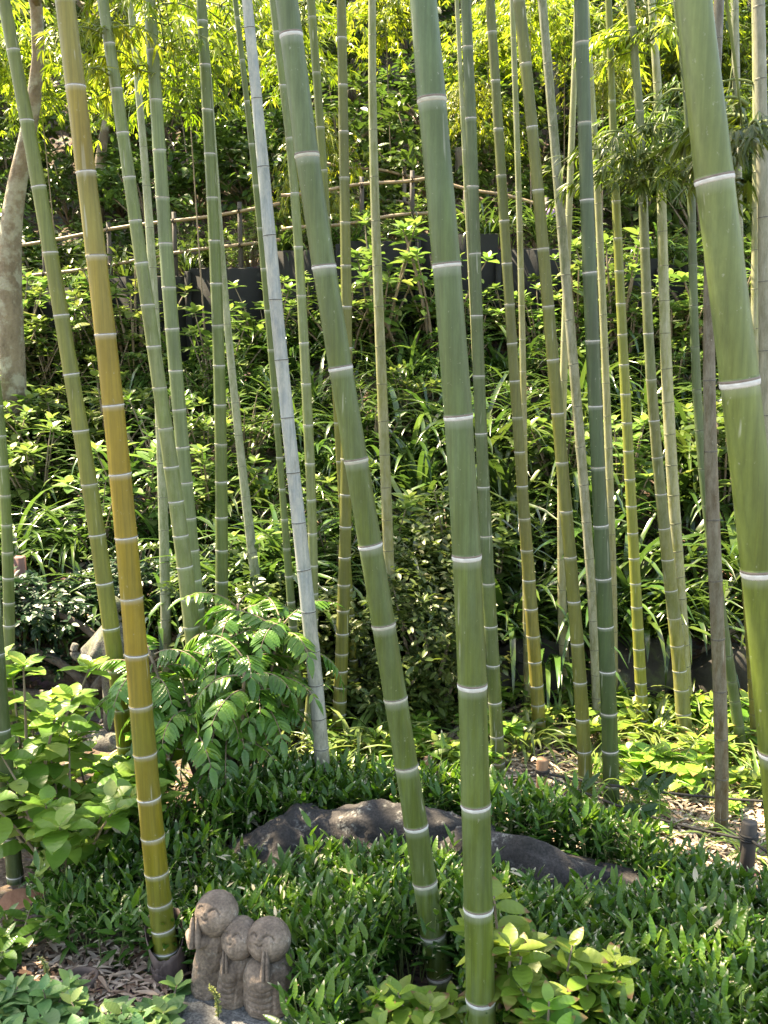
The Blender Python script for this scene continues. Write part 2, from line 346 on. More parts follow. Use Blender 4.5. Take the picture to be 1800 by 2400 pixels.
# node rings: waxy white, chalky and old dark ones
def flat_mat(name, c, rough=0.7):
    m, nt, p = newmat(name); n = noise_n(nt, coords(nt, (30, 30, 60)), 2, 4)
    nt.links.new(ramp(nt, [(0.3, tuple(x * 0.72 for x in c)), (0.7, c)], n).outputs[0], p.inputs['Base Color']); p.inputs['Roughness'].default_value = rough
    return m
M['ring_white'] = flat_mat('waxy node', (0.50, 0.51, 0.49)); M['ring_pale'] = flat_mat('pale node', (0.40, 0.40, 0.33))
M['ring_dark'] = flat_mat('old node', (0.06, 0.055, 0.045)); M['ring_line'] = flat_mat('node scar', (0.16, 0.13, 0.11))

# ------------------------------------------------------------------ terrain
def pathz(x): return np.interp(x, [-12, -3.6, -1.0, 0.45, 2.0, 4.0, 12], [1.9, 2.32, 2.72, 2.95, 2.75, 2.55, 2.3])
WALL_Y = 9.1
def fbm(x, y, s, seed=0.0):
    return np.array([mnoise.fractal(Vector((float(a) * s, float(b) * s, seed)), 1.0, 2.0, 4) for a, b in zip(np.ravel(x), np.ravel(y))]).reshape(np.shape(x))
def hgt0(x, y):
    x = np.asarray(x, float); y = np.asarray(y, float)
    pz = pathz(x)
    foot = 5.2 + 0.12 * np.sin(x * 1.7)
    z1 = 0.22 + (y - foot - 0.12) / (WALL_Y - foot - 0.12) * (pz - 0.78 - 0.22)      # bank below the wall
    z = np.where(y < foot, 0.0, np.where(y < foot + 0.12, 0.22 * (y - foot) / 0.12, z1))
    z = np.where(y > WALL_Y - 0.02, pz - 0.78 + np.clip((y - WALL_Y + 0.02) / 0.1, 0, 1) * 0.76, z)
    up = np.clip(y - 10.3, 0, None)
    z = z + np.where(up > 0, np.minimum(up, 10.5) * 0.68 + np.clip(up - 10.5, 0, 40) * 0.12, 0)
    return z
def hgt(x, y):
    z = hgt0(x, y); amp = np.where(np.asarray(y) < 5.0, 0.025, 0.07)
    xx = np.asarray(x, float); yy = np.asarray(y, float)
    return z + amp * (np.sin(xx * 3.1 + yy * 1.3) * np.cos(yy * 2.7 - xx * 1.1) * 0.6 + np.sin(xx * 7.3 - 1.1 * yy + 1) * np.sin(yy * 6.1 + xx) * 0.4)
xs = np.concatenate([[-220, -90, -40, -22, -15, -11, -8.5, -7], np.arange(-6, 6.01, 0.1), [7, 8.5, 11, 15, 22, 40, 90, 220]])
ys = np.concatenate([[-220, -90, -40, -15, -6, -3, -1.5], np.arange(-0.5, 11.5, 0.08), np.arange(11.5, 24, 0.4), [26, 32, 45, 80, 140, 240]])
X, Y = np.meshgrid(xs, ys)
Z = hgt(X, Y) + np.where((abs(X) < 6.1) & (Y < 12) & (Y > -.6), 0.02 * fbm(X, Y, 5.0), 0)
nx, ny = len(xs), len(ys)
i = (np.arange(ny - 1)[:, None] * nx + np.arange(nx - 1)[None]).ravel()
g = MB(); g.add(np.stack([X, Y, Z], -1).reshape(-1, 3), np.stack([i, i + 1, i + nx + 1, i + nx], -1))
m, nt, p = newmat('soil and leaf litter')
v = coords(nt); n1 = noise_n(nt, v, 2.2, 6); n2 = noise_n(nt, v, 30, 5, 0.7)
vo = nd(nt, 'ShaderNodeTexVoronoi'); vo.inputs['Scale'].default_value = 26; mp = coords(nt, (1, 1.9, 1)); nt.links.new(mp, vo.inputs['Vector'])
c = ramp(nt, [(0.3, (0.065, 0.042, 0.026)), (0.7, (0.16, 0.11, 0.072))], n1).outputs[0]
c = mixc(nt, math_n(nt, 'MULTIPLY', ramp(nt, [(0.45, (0, 0, 0)), (0.7, (1, 1, 1))], noise_n(nt, v, 3.1, 4)).outputs[0], 0.5), c, mixc(nt, 0.6, vo.outputs['Color'], (0.2, 0.15, 0.1), 'MULTIPLY'))
c = mixc(nt, math_n(nt, 'MULTIPLY', n2, 0.6), c, (0.02, 0.014, 0.01))
nt.links.new(c, p.inputs['Base Color']); p.inputs['Roughness'].default_value = 0.95
bm = nt.nodes.new('ShaderNodeBump'); bm.inputs['Strength'].default_value = 0.9; bm.inputs['Distance'].default_value = 0.02
nt.links.new(math_n(nt, 'ADD', n2, vo.outputs['Distance']), bm.inputs['Height']); nt.links.new(bm.outputs[0], p.inputs['Normal'])
tag(g.build('ground', m), 'brown earth of the grove rising into a planted bank', 'ground', kind='structure')

# ------------------------------------------------------------------ bamboo culms, traced in photograph pixels then set at their real distance
# each: label, Y, traced node points (x,y), widths (y,w), look, ring kind
G = 'bamboo culms of the grove'
def pairs(s): return [tuple(float(q) for q in t.split(',')) for t in s.split()]
CULMS = [
 ('yellow-green bamboo leaning in front of the stone lantern', 4.05, '31,117 62,282 91,437 118,591 144,738 167,876 188,1008 210,1134 228,1252 245,1365 260,1470 273,1569 284,1660 294,1745', '0,29 437,34 1365,39 1700,40', 'yg', 'w'),
 ('thick golden yellow bamboo with a dark sheath at its foot', 2.84, '177,202 201,403 225,599 247,783 265,949 282,1110 296,1258 309,1400 319,1531 330,1651 339,1764 349,1867 358,1958 367,2042 376,2112 383,2171 388,2222 393,2265', '0,48 403,46 783,49 1258,52 1651,54 2042,55 2171,57 2290,60', 'gold', 'w'),
 ('dull green bamboo second to the yellow one, foot hidden by drooping shrub', 4.2, '255,102 273,208 290,311 303,415 317,517 330,616 344,714 359,811 375,908 388,1003 402,1093 414,1174 424,1254 434,1327 441,1401 448,1467 455,1533 461,1595 466,1655 470,1710', '0,26 208,28 1003,34 1401,38 1700,39', 'sage', 'w'),
 ('thin mottled pale bamboo passing behind two sage green ones', 5.1, '313,80 320,165 328,252 336,345 343,436 350,534 356,628 366,724 370,820 372,910 373,1000 374,1085 381,1165 386,1242 387,1318 388,1390 389,1450 390,1505 390,1560', '0,14 534,20 1242,23 1560,25', 'lich', 'd'),
 ('blue-green powdery bamboo crossing behind the dull green one', 4.4, '358,118 366,234 373,352 381,463 388,570 396,673 404,770 412,868 419,959 427,1047 436,1130 444,1213 450,1288 456,1358 462,1425 467,1490 471,1550 475,1610 478,1665', '0,29 234,30 673,33 1047,32 1660,34', 'pow', 'w'),
 ('upright olive green bamboo standing behind the drooping shrub', 4.5, '475,49 480,152 486,257 491,360 497,463 503,564 507,664 512,762 513,856 515,948 517,1040 518,1128 519,1211 520,1288 520,1361 520,1429 520,1495 519,1555 519,1612 518,1665', '0,24 463,27 1128,29 1361,30 1660,32', 'green', 'w'),
 ('slim pale grey-green bamboo emerging from behind the olive one', 5.25, '497,300 506,420 515,540 524,650 533,760 541,865 551,944 560,1020 568,1093 576,1164 584,1231 591,1294 597,1353 605,1408 611,1460 617,1510 622,1555', '300,15 1020,19 1294,23 1408,24', 'lich', 'd'),
 ('slender dark green bamboo just beside the chalky white one', 4.75, '556,41 568,140 579,237 589,337 598,434 609,534 618,629 628,727 636,819 644,908 649,993 654,1071 660,1145 666,1216 671,1284 676,1349 682,1409 688,1466 692,1521 696,1568 699,1615 702,1660 705,1700', '0,12 237,14 727,15 1145,16 1521,21 1700,22', 'green', 'w'),
 ('chalky white bamboo with dark nodes and a brown foot', 3.9, '586,67 601,232 616,392 632,553 647,703 660,844 673,979 688,1108 699,1225 712,1335 723,1433 732,1525 740,1604 747,1683 754,1753 758,1821 760,1880', '0,25 232,26 553,31 1108,32 1433,35 1683,36 1900,36', 'white', 'd'),
 ('thin sage bamboo right behind the chalky white one', 4.5, '664,200 678,323 692,452 699,578 706,692 711,803 719,899 723,995 726,1085 728,1170 731,1249 735,1324 738,1389 737,1450 733,1510 730,1565 727,1620 724,1670 722,1715', '200,19 452,21 995,24 1249,22 1720,21', 'sage', 'w'),
 ('stout green bamboo leaning strongly across the middle', 2.8, '682,81 720,363 760,624 796,861 834,1077 868,1276 900,1463 927,1635 953,1794 973,1933 995,2065 1015,2186 1030,2280', '0,53 81,54 363,57 861,56 1276,56 1794,55 2065,57 2186,60', 'big', 'W'),
 ('thin yellow-green bamboo hidden for half its height by the leaning one', 4.9, '742,170 750,298 757,399 765,510 771,610 777,710 782,800 787,900 792,990 797,1080 802,1160 807,1240 812,1310 817,1380 821,1440 825,1495 828,1545 830,1590', '0,20 399,20 990,20 1590,20', 'yg', 'w'),
 ('olive bamboo running behind the stout leaning one', 4.65, '803,199 805,308 808,416 809,521 810,622 812,718 813,815 813,905 812,990 811,1075 810,1158 811,1233 810,1305 808,1369 805,1429 802,1483 799,1530 798,1570 797,1608 797,1641 796,1670 796,1700', '0,22 416,24 1233,28 1483,30 1641,32', 'olive', 'w'),
 ('pale straw bamboo with dark thin nodes near the middle', 5.1, '872,84 873,195 875,305 877,415 880,519 883,623 887,719 892,812 896,900 899,987 902,1066 904,1142 907,1218 910,1290 913,1358 916,1420 918,1480 920,1535', '0,18 305,20 812,24 1142,25 1535,26', 'straw', 'd'),
 ('thickest upright blue-green bamboo rising past the bottom edge', 2.42, '978,-160 1013,233 1045,620 1075,975 1095,1302 1106,1603 1115,1883 1121,2125 1127,2338 1131,2500', '0,63 233,68 620,67 1302,68 1883,69 2338,69', 'big2', 'W'),
 ('slate green bamboo just beside the thickest upright one', 4.3, '1097,110 1101,277 1109,437 1113,594 1119,739 1122,880 1127,1015 1133,1140 1139,1255 1144,1366 1151,1466 1156,1557 1161,1644 1164,1723 1167,1785', '0,25 437,28 1140,29 1466,31 1723,32', 'slate', 'w'),
 ('olive bamboo turning yellow at its foot beside a fern-green sprout', 4.7, '1153,75 1162,189 1168,302 1176,411 1180,517 1186,617 1195,713 1200,804 1208,892 1214,977 1219,1058 1224,1138 1228,1214 1232,1288 1237,1358 1244,1425 1250,1489 1257,1549 1260,1605 1261,1649 1262,1687 1263,1722', '0,22 517,24 1058,25 1358,30 1687,32', 'oliveY', 'w'),
 ('very thin yellow bamboo close beside the yellow-footed olive one', 5.05, '1204,90 1206,178 1208,266 1213,357 1217,450 1220,543 1221,630 1221,716 1223,795 1225,870 1227,946 1229,1020 1230,1090 1231,1160 1231,1225 1232,1290 1232,1350 1232,1405 1232,1459 1234,1508 1235,1551 1236,1600 1236,1645', '0,13 716,15 946,15 1551,16', 'straw', 'p'),
 ('brownish olive bamboo standing at the back edge of the dwarf bamboo', 4.05, '1232,149 1247,297 1260,445 1273,582 1285,717 1297,842 1306,968 1317,1083 1326,1197 1336,1304 1345,1408 1353,1506 1360,1597 1365,1683 1369,1758 1372,1821', '0,29 297,27 968,29 1408,30 1758,33', 'olive', 'w'),
 ('grey weathered bamboo crossing a thin bone-white one', 4.85, '1284,150 1296,296 1306,415 1317,532 1326,645 1335,750 1345,853 1353,952 1360,1047 1367,1136 1375,1223 1381,1308 1387,1384 1391,1454 1395,1522 1397,1581 1399,1635 1400,1685 1401,1730', '0,20 532,23 1047,23 1384,22 1730,24', 'grey', 'd'),
 ('thin bone-white bamboo leaning the other way from the rest', 5.2, '1346,163 1342,298 1338,400 1334,507 1328,610 1323,700 1324,800 1323,892 1320,982 1317,1070 1315,1155 1313,1234 1315,1310 1317,1382 1319,1448 1322,1510 1324,1568 1327,1620', '0,13 298,15 892,18 1310,18 1448,22 1620,24', 'bone', 'd'),
 ('dark blue-green bamboo with crisp white rings at the dwarf bamboo edge', 4.0, '1365,99 1368,287 1376,468 1383,638 1390,798 1395,951 1401,1094 1407,1230 1414,1354 1419,1467 1425,1571 1428,1669 1430,1757 1432,1837', '0,32 287,32 638,34 1094,33 1354,37 1757,38', 'dkblue', 'w'),
 ('slim cream bamboo half hidden by the dark blue-green one', 5.05, '1387,206 1391,296 1396,389 1403,478 1407,570 1411,655 1414,738 1416,816 1420,898 1423,975 1426,1050 1429,1122 1431,1188 1433,1252 1434,1312 1436,1370 1437,1425 1438,1480 1438,1530 1438,1580', '200,14 478,17 975,18 1580,20', 'bone', 'd'),
 ('bright lime-yellow bamboo with close white rings', 4.8, '1431,114 1433,236 1437,347 1445,471 1448,558 1452,635 1456,711 1459,783 1463,854 1465,923 1468,990 1472,1056 1477,1122 1480,1185 1483,1248 1486,1307 1489,1366 1493,1421 1496,1472 1497,1519 1499,1562 1501,1599 1504,1627 1505,1660 1505,1685', '0,15 236,17 558,21 990,24 1366,25 1660,28', 'lime', 'w'),
 ('grey-green bamboo merging with a cream one at its yellow foot', 4.65, '1483,65 1497,260 1503,370 1508,476 1512,582 1516,686 1521,781 1525,889 1533,985 1539,1071 1548,1157 1557,1237 1565,1310 1573,1382 1580,1447 1588,1511 1593,1570 1597,1614 1600,1670 1605,1715', '0,18 476,22 1071,25 1382,30 1570,32 1670,36', 'sageY', 'w'),
 ('cream bamboo with rough mottled skin behind the yellow-footed grey one', 4.95, '1532,60 1539,195 1545,331 1551,450 1553,543 1556,623 1557,705 1559,781 1561,864 1565,942 1570,1017 1574,1090 1578,1160 1582,1226 1587,1291 1592,1351 1595,1402 1598,1459 1601,1510 1603,1560 1605,1605', '0,17 450,22 942,27 1226,27 1605,30', 'cream', 'd'),
 ('dark green bamboo beside the dead brown one', 4.35, '1600,110 1608,215 1612,320 1617,421 1621,521 1625,618 1630,716 1633,813 1635,913 1639,1008 1646,1098 1652,1185 1660,1261 1672,1330 1686,1400 1700,1467 1708,1535 1717,1595 1722,1641 1730,1698 1736,1746 1741,1795', '100,17 618,20 1008,22 1698,26', 'slate', 'd'),
 ('dead brown-grey bamboo with black nodes by the dark stake', 3.75, '1681,92 1672,300 1664,520 1660,713 1664,892 1667,1058 1669,1218 1676,1360 1683,1497 1688,1619 1691,1730 1691,1823 1691,1915', '0,24 713,26 892,29 1218,32 1730,32', 'dead', 'd'),
 ('fattest light green bamboo, softly blurred, closest to the viewer', 1.95, '1590,-300 1674,418 1734,893 1784,1336 1826,1758 1858,2120 1882,2450', '0,80 418,89 893,90 1336,92 1758,94', 'near', 'W'),
 ('grey bamboo behind the top of the fattest one', 5.0, '1722,24 1725,160 1727,282 1730,410 1732,534 1735,650 1738,760 1741,860 1744,960 1748,1060 1752,1160 1756,1260 1760,1350 1764,1430 1768,1510 1771,1580 1774,1640', '0,18 534,18 1640,22', 'grey', 'd'),
 ('cream bamboo edged with sunlight beyond the fattest one', 4.8, '1774,54 1775,198 1776,315 1776,403 1776,488 1773,586 1772,678 1771,770 1770,860 1769,950 1768,1040 1768,1130 1768,1220 1767,1310 1767,1390 1766,1470 1766,1540 1767,1605 1768,1660', '0,23 488,24 1660,27', 'cream', 'd'),
 ('purplish grey dead bamboo cut by the edge of the view', 4.2, '1786,350 1790,510 1792,660 1793,822 1794,973 1796,1110 1798,1240 1799,1360 1800,1470 1801,1570 1802,1665 1803,1750', '300,28 1110,30 1750,32', 'deadg', 'd'),
 ('yellow-brown short-jointed bamboo low beside the fattest one', 4.4, '1738,1200 1742,1270 1747,1340 1752,1410 1756,1475 1760,1535 1764,1590 1767,1635 1769,1672 1770,1706 1771,1740 1772,1770', '1200,20 1535,22 1770,24', 'oliveY', 'd'),
 ('green bamboo with thin white rings where the dark shrub meets the view edge', 4.5, '-12,880 -4,950 4,1020 8,1091 11,1160 15,1229 18,1293 20,1353 21,1411 22,1464 21,1516 21,1565 20,1610 20,1650', '880,21 1020,23 1293,26 1650,27', 'green', 'w'),
 ('deep green bamboo standing among the broad-leaved hydrangea stems', 3.4, '-20,1350 -8,1530 5,1708 17,1850 27,1960 35,2050', '1350,36 2050,38', 'dkgreen', 'w'),
 ('narrow yellow bamboo showing in the gap beside the slate green one', 4.75, '1128,1150 1132,1230 1136,1310 1139,1385 1142,1455 1144,1520 1146,1580 1147,1635 1148,1685 1149,1725', '1150,13 1725,16', 'straw', 'p'),
]
LOOKS = {  # low, mid, high colours, mottle, wax, bloom
 'yg': ((.20, .19, .02), (.23, .23, .055), (.19, .23, .085), 0, .5, .10),
 'gold': ((.16, .17, .022), (.38, .255, .022), (.28, .24, .07), 0, .6, .08),
 'sage': ((.20, .22, .08), (.20, .245, .115), (.18, .24, .085), .12, .6, .22),
 'lich': ((.17, .21, .15), (.26, .31, .22), (.30, .36, .22), .5, .2, .3),
 'pow': ((.19, .25, .14), (.22, .29, .19), (.22, .29, .17), .05, .7, .35),
 'green': ((.11, .16, .05), (.13, .19, .06), (.13, .18, .045), .05, .6, .18),
 'white': ((.17, .14, .10), (.42, .46, .48), (.37, .42, .42), .6, .2, .4),
 'big': ((.10, .145, .02), (.11, .16, .04), (.12, .17, .10), 0, .9, .34),
 'olive': ((.18, .18, .035), (.165, .17, .035), (.15, .165, .035), .04, .5, .1),
 'straw': ((.27, .23, .09), (.33, .31, .15), (.25, .29, .16), .3, .15, .2),
 'big2': ((.14, .19, .045), (.10, .155, .04), (.115, .185, .15), 0, .95, .30),
 'slate': ((.10, .14, .03), (.08, .13, .06), (.09, .135, .07), .05, .5, .16),
 'oliveY': ((.30, .24, .035), (.16, .165, .05), (.12, .15, .03), .06, .5, .08),
 'grey': ((.24, .22, .13), (.22, .22, .16), (.19, .22, .16), .45, .1, .2),
 'bone': ((.30, .24, .13), (.42, .40, .27), (.40, .42, .28), .3, .1, .2),
 'dkblue': ((.055, .10, .025), (.05, .095, .055), (.075, .12, .085), 0, .6, .16),
 'lime': ((.30, .30, .045), (.32, .34, .085), (.20, .24, .05), .04, .5, .08),
 'sageY': ((.34, .31, .055), (.17, .185, .075), (.15, .19, .085), .15, .3, .16),
 'cream': ((.36, .32, .075), (.38, .37, .21), (.36, .40, .25), .45, .1, .2),
 'dead': ((.12, .065, .02), (.10, .07, .052), (.095, .07, .052), .22, .0, .3),
 'near': ((.135, .18, .035), (.15, .20, .045), (.19, .245, .13), 0, .8, .1),
 'deadg': ((.2, .17, .15), (.27, .25, .26), (.25, .24, .24), .3, .0, .3),
 'dkgreen': ((.055, .09, .025), (.06, .10, .03), (.06, .11, .04), .05, .5, .15),
}
dim = lambda c: (c[0] * .55, c[1] * .58, c[2] * .38 if c[2] < .3 else c[2] * .62)
LM = {k: culm_mat('bamboo skin ' + k, dim(v[0]), dim(v[1]), dim(v[2]), *v[3:]) for k, v in LOOKS.items()}
SEG = 28
def frame(T):
    U = nrm(np.cross(T, np.array([0, 1.0, 0]))); return U, np.cross(T, U)
CULM_INFO = []
def make_culm(label, Yb, pts, wid, look, rk):
    P = np.array(pairs(pts)); Wd = np.array(pairs(wid)); py = P[:, 1]
    if len(P) > 6:
        lo_, hi_ = py[0], py[-1]; s = lambda q: (q - lo_) / (hi_ - lo_) * 2 - 1
        cf = np.polyfit(s(py), P[:, 0], 4); dcf = np.polyder(cf)
        def fx(q):
            qq = np.clip(q, lo_, hi_); return np.polyval(cf, s(qq)) + (q - qq) * np.polyval(dcf, s(qq)) * 2 / (hi_ - lo_)
    else:
        def fx(q):
            q = np.asarray(q, float); r = np.interp(q, py, P[:, 0])
            r = np.where(q < py[0], P[0, 0] + (q - py[0]) * (P[1, 0] - P[0, 0]) / (py[1] - py[0]), r)
            return np.where(q > py[-1], P[-1, 0] + (q - py[-1]) * (P[-1, 0] - P[-2, 0]) / (py[-1] - py[-2]), r)
    def pt(q): return unproj(float(fx(q)), q, Yb)
    def rad(q, p):
        return float(np.interp(q, Wd[:, 0], Wd[:, 1])) * depth(p) / FPX / 2
    # nodes in height order (bottom first)
    ylist = sorted(py.tolist(), reverse=True)
    nodes = [(pt(q), rad(q, pt(q))) for q in ylist]
    # base: follow the curve down to the ground
    q = ylist[0]; pb = pt(q)
    while pb[2] > hgt(pb[0], pb[1]) - 0.06 and q < 3600: q += 6; pb = pt(q)
    rb = nodes[0][1] * 1.02
    # short joints near a foot that is still far below the last traced node
    gap = nodes[0][0][2] - pb[2]
    seglen = max(np.linalg.norm(nodes[0][0] - nodes[1][0]) * 0.9, 0.05) if len(nodes) > 1 else 0.2
    extra = []
    k = int(gap / seglen)
    for j in range(1, k + 1): extra.append((nodes[0][0] + (pb - nodes[0][0]) * j / (k + 1), rb))
    nodes = extra[::-1] + nodes
    # above: carry on along the top tangent, thinning out, bending with its weight
    pT, rT = nodes[-1]; d = nrm(nodes[-1][0] - nodes[-2][0]); ln = np.linalg.norm(nodes[-1][0] - nodes[-2][0])
    zt = pT[2]
    while pT[2] < 6.5:
        pT = pT + d * ln; rT = rT * 0.975; ln = min(ln * 1.01, 0.42)
        nodes.append((pT, rT))
    root = empty('bamboo', pb, label, 'bamboo', G)
    allp = [(pb, rb)] + nodes; vis = nodes[-1][0][2]
    zv0, zv1 = pb[2], 3.5
    mb = MB(); rows = []
    for a_, b_ in zip(allp[:-1], allp[1:]):
        sv = random.gauss(0, .075)
        Lg = np.linalg.norm(b_[0] - a_[0]); dd = (b_[0] - a_[0]) / Lg
        e = min({'W': 0.032, 'w': 0.018, 'p': .015, 'd': .02}[rk], Lg * 0.35); wk = {'W': .34, 'w': .55, 'p': .4, 'd': .15}[rk]
        for off, wx, sc_ in ((0.0, 0.05, 1.0), (0.01, 0.0, 1.0), (Lg * 0.3, 0, 0.985), (Lg * 0.5, 0, 0.98), (Lg - e, 0.0, 0.985), (Lg - e * 0.45, 0.4 * wk, 0.992), (Lg - 0.003, wk, 1.0)):
            if 0 <= off <= Lg: rows.append((a_[0] + dd * off, (a_[1] + (b_[1] - a_[1]) * off / Lg) * sc_, wx, sv))
    Pp = np.array([r[0] for r in rows]) - pb; rr = np.array([r[1] for r in rows]); wx = np.array([r[2] for r in rows]); svs = np.array([r[3] for r in rows])
    order = np.argsort(Pp[:, 2], kind='stable'); Pp, rr, wx, svs = Pp[order], rr[order], wx[order], svs[order]
    T = nrm(np.gradient(Pp, axis=0) + 1e-9); T = nrm(T + 1e-6)
    U = nrm(np.cross(T, np.array([0, 1.0, 0]))); W = np.cross(T, U)
    an = np.linspace(0, 2 * np.pi, SEG, endpoint=False)
    V = Pp[:, None] + rr[:, None, None] * (np.cos(an)[None, :, None] * U[:, None] + np.sin(an)[None, :, None] * W[:, None])
    n = len(Pp); i_ = np.arange(n - 1)[:, None] * SEG; j_ = np.arange(SEG)[None]; j2 = (j_ + 1) % SEG
    F = np.stack([i_ + j_, i_ + j2, i_ + SEG + j2, i_ + SEG + j_], -1).reshape(-1, 4)[:, ::-1]
    hfrac = np.clip((Pp[:, 2] + pb[2] - zv0) / (zv1 - zv0) + svs, 0, 1)
    mb.add(V, F, 0, np.repeat(wx, SEG), np.repeat(hfrac, SEG))
    mb.build('culm', LM[look], root)
    # node rings, one mesh each
    for j, (pn, rn) in enumerate(nodes):
        if pn[2] > 2 + Yb * 0.36 or pn[2] < hgt(pn[0], pn[1]): continue
        dd = nrm((nodes[min(j + 1, len(nodes) - 1)][0] - nodes[max(j - 1, 0)][0])); U_, W_ = frame(dd)
        k = rn / 0.04 * (1.0 if rk == 'W' else .52 if rk in 'wp' else 1.05 if look in ('dead', 'white', 'deadg') else .7) * random.uniform(.85, 1.15)
        if rk in 'wWp': prof = [(-.010, 1.0, 0), (-.008, 1.03, 0), (-.003, 1.045, 0), (.000, 1.03, 1), (.0025, 1.045, 1), (.005, 1.03, 2), (.008, 1.0, 2)]
        else: prof = [(-.007, 1.0, 2), (-.004, 1.03, 2), (-.001, 1.035, 0), (.002, 1.02, 0), (.004, 1.035, 2), (.007, 1.0, 2)]
        rm = MB(); an2 = np.linspace(0, 2 * np.pi, 24, endpoint=False)
        tilt = random.uniform(-.06, .06)
        for q_ in range(len(prof) - 1):
            ring = []
            for (o_, s_, _) in prof[q_:q_ + 2]:
                ring.append((dd[None] * (o_ * k + tilt * rn * np.cos(an2)[:, None]) + rn * s_ * (np.cos(an2)[:, None] * U_[None] + np.sin(an2)[:, None] * W_[None])))
            V2 = np.concatenate(ring); jj = np.arange(24); jn = (jj + 1) % 24
            rm.add(V2, np.stack([jj + 24, jn + 24, jn, jj], -1), prof[q_][2], 0.0, np.clip((pn[2] - zv0) / (zv1 - zv0), 0, 1))
        white = M['ring_pale'] if rk in 'wW' and random.random() < .3 else {'w': M['ring_white'], 'W': M['ring_white'], 'p': M['ring_pale'], 'd': M['ring_dark']}[rk]
        o = rm.build('node_ring', [white, M['ring_line'], LM[look]], root); o.location = tuple(pn - pb)
    CULM_INFO.append((label, pb, nodes, root))
    return root
for cdef in CULMS: make_culm(*cdef)
CROOT = [c[3] for c in CULM_INFO]

# sheath round the golden culm's foot
root = CROOT[1]; pb = CULM_INFO[1][1]; nds = CULM_INFO[1][2]
ax = nrm(nds[3][0] - nds[0][0]) if len(nds) > 3 else np.array([0, 0, 1.0])
U_, W_ = frame(ax); rB = 0.041
for layer, (s0, s1, h0, h1, ph, notch, pw) in enumerate(((1.26, 1.46, 0.0, 0.235, 1.75, .125, 1.6), (1.32, 1.42, 0.0, .15, .5, .07, 1.0), (1.36, 1.42, 0.0, .085, 2.8, .05, 1.0))):
    mb = MB(); an = np.linspace(0, 2 * np.pi, 41); V = []
    for k_ in range(9):
        t_ = k_ / 8
        for a_ in an:
            top = h1 - notch * (0.5 + 0.5 * math.cos(a_ - ph)) ** pw + 0.006 * math.sin(4 * a_ + layer) + .003 * math.sin(13 * a_)
            hh = h0 + (top - h0) * t_
            rr_ = rB * (s0 + (s1 - s0) * t_ ** 1.5 + 0.03 * math.sin(a_ * 3 + layer * 2) + 0.025 * math.sin(9 * t_ + a_))
            V.append(ax * hh + rr_ * (math.cos(a_) * U_ + math.sin(a_) * W_))
    F = [(k_ * 41 + j_, k_ * 41 + j_ + 1, (k_ + 1) * 41 + j_ + 1, (k_ + 1) * 41 + j_) for k_ in range(8) for j_ in range(40)]
    mb.add(np.array(V), F); o = mb.build('culm_sheath', M['sheath'], root); o.location = (0, 0, 0.045)
    sm = o.modifiers.new('thickness', 'SOLIDIFY'); sm.thickness = 0.002

# ------------------------------------------------------------------ plant generators (each returns foliage MB and stem MB)
T_ovate = leaf_t(1, 0.56, 6, 0.22, 0.16, 0.45)
T_ovate_w = leaf_t(1, 0.62, 6, 0.18, 0.22, 0.48, wav=0.05)
T_ell = leaf_t(1, 0.42, 4, 0.25, 0.12, 0.48)
T_lance = leaf_t(1, 0.19, 4, 0.3, 0.22, 0.35)
T_narrow = leaf_t(1, 0.13, 3, 0.3, 0.3, 0.33)
T_sasa = leaf_t(1, 0.29, 5, 0.28, 0.12, 0.36)
T_small = leaf_t(1, 0.48, 2, 0.3, 0.1, 0.5)
T_leaflet = leaf_t(1, 0.36, 5, 0.3, 0.2, 0.38)

def hydrangea(H, Rr, nst, leaf, T=T_ovate, rosette=7, pairs_=3, mat=0):
    f, s = MB(), MB()
    for k in range(nst):
        a = rng.uniform(0, 6.283); rad = Rr * math.sqrt(rng.uniform(0.02, 1)); h = H * rng.uniform(0.55, 1.0) * (1 - 0.3 * (rad / Rr) ** 2)
        tip = np.array([rad * math.cos(a), rad * math.sin(a), h]); base = np.array([math.cos(a), math.sin(a), 0]) * rad * 0.18
        tt = np.linspace(0, 1, 6)[:, None]; bow = np.array([math.cos(a), math.sin(a), 0]) * rad * 0.18
        C = base + (tip - base) * tt + bow * np.sin(np.pi * tt) * -0.6
        tube(s, C, np.linspace(0.010, 0.003, 6) * (0.6 + H * 0.6), 6)
        d0 = nrm(tip - C[-2])
        n = rosette + rng.integers(-1, 2); a0 = rng.uniform(0, 6.28)
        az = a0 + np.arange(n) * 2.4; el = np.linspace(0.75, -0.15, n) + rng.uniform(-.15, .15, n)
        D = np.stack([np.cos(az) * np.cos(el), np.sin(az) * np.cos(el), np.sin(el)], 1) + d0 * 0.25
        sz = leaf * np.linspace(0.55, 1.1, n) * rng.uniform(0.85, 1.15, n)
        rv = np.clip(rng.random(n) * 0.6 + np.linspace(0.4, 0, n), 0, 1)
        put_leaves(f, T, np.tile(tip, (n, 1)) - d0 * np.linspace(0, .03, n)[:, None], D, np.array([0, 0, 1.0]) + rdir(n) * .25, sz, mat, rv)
        for j in range(pairs_):
            q = C[-2 - j] if j + 2 <= len(C) else C[1]; az0 = rng.uniform(0, 6.28)
            for sg in (0, math.pi):
                el_ = rng.uniform(-0.35, 0.3); dv = np.array([[math.cos(az0 + sg) * math.cos(el_), math.sin(az0 + sg) * math.cos(el_), math.sin(el_)]])
                put_leaves(f, T, q[None], dv, np.array([0, 0, 1.0]) + rdir(1) * .3, leaf * rng.uniform(.8, 1.2), mat)
    return f, s

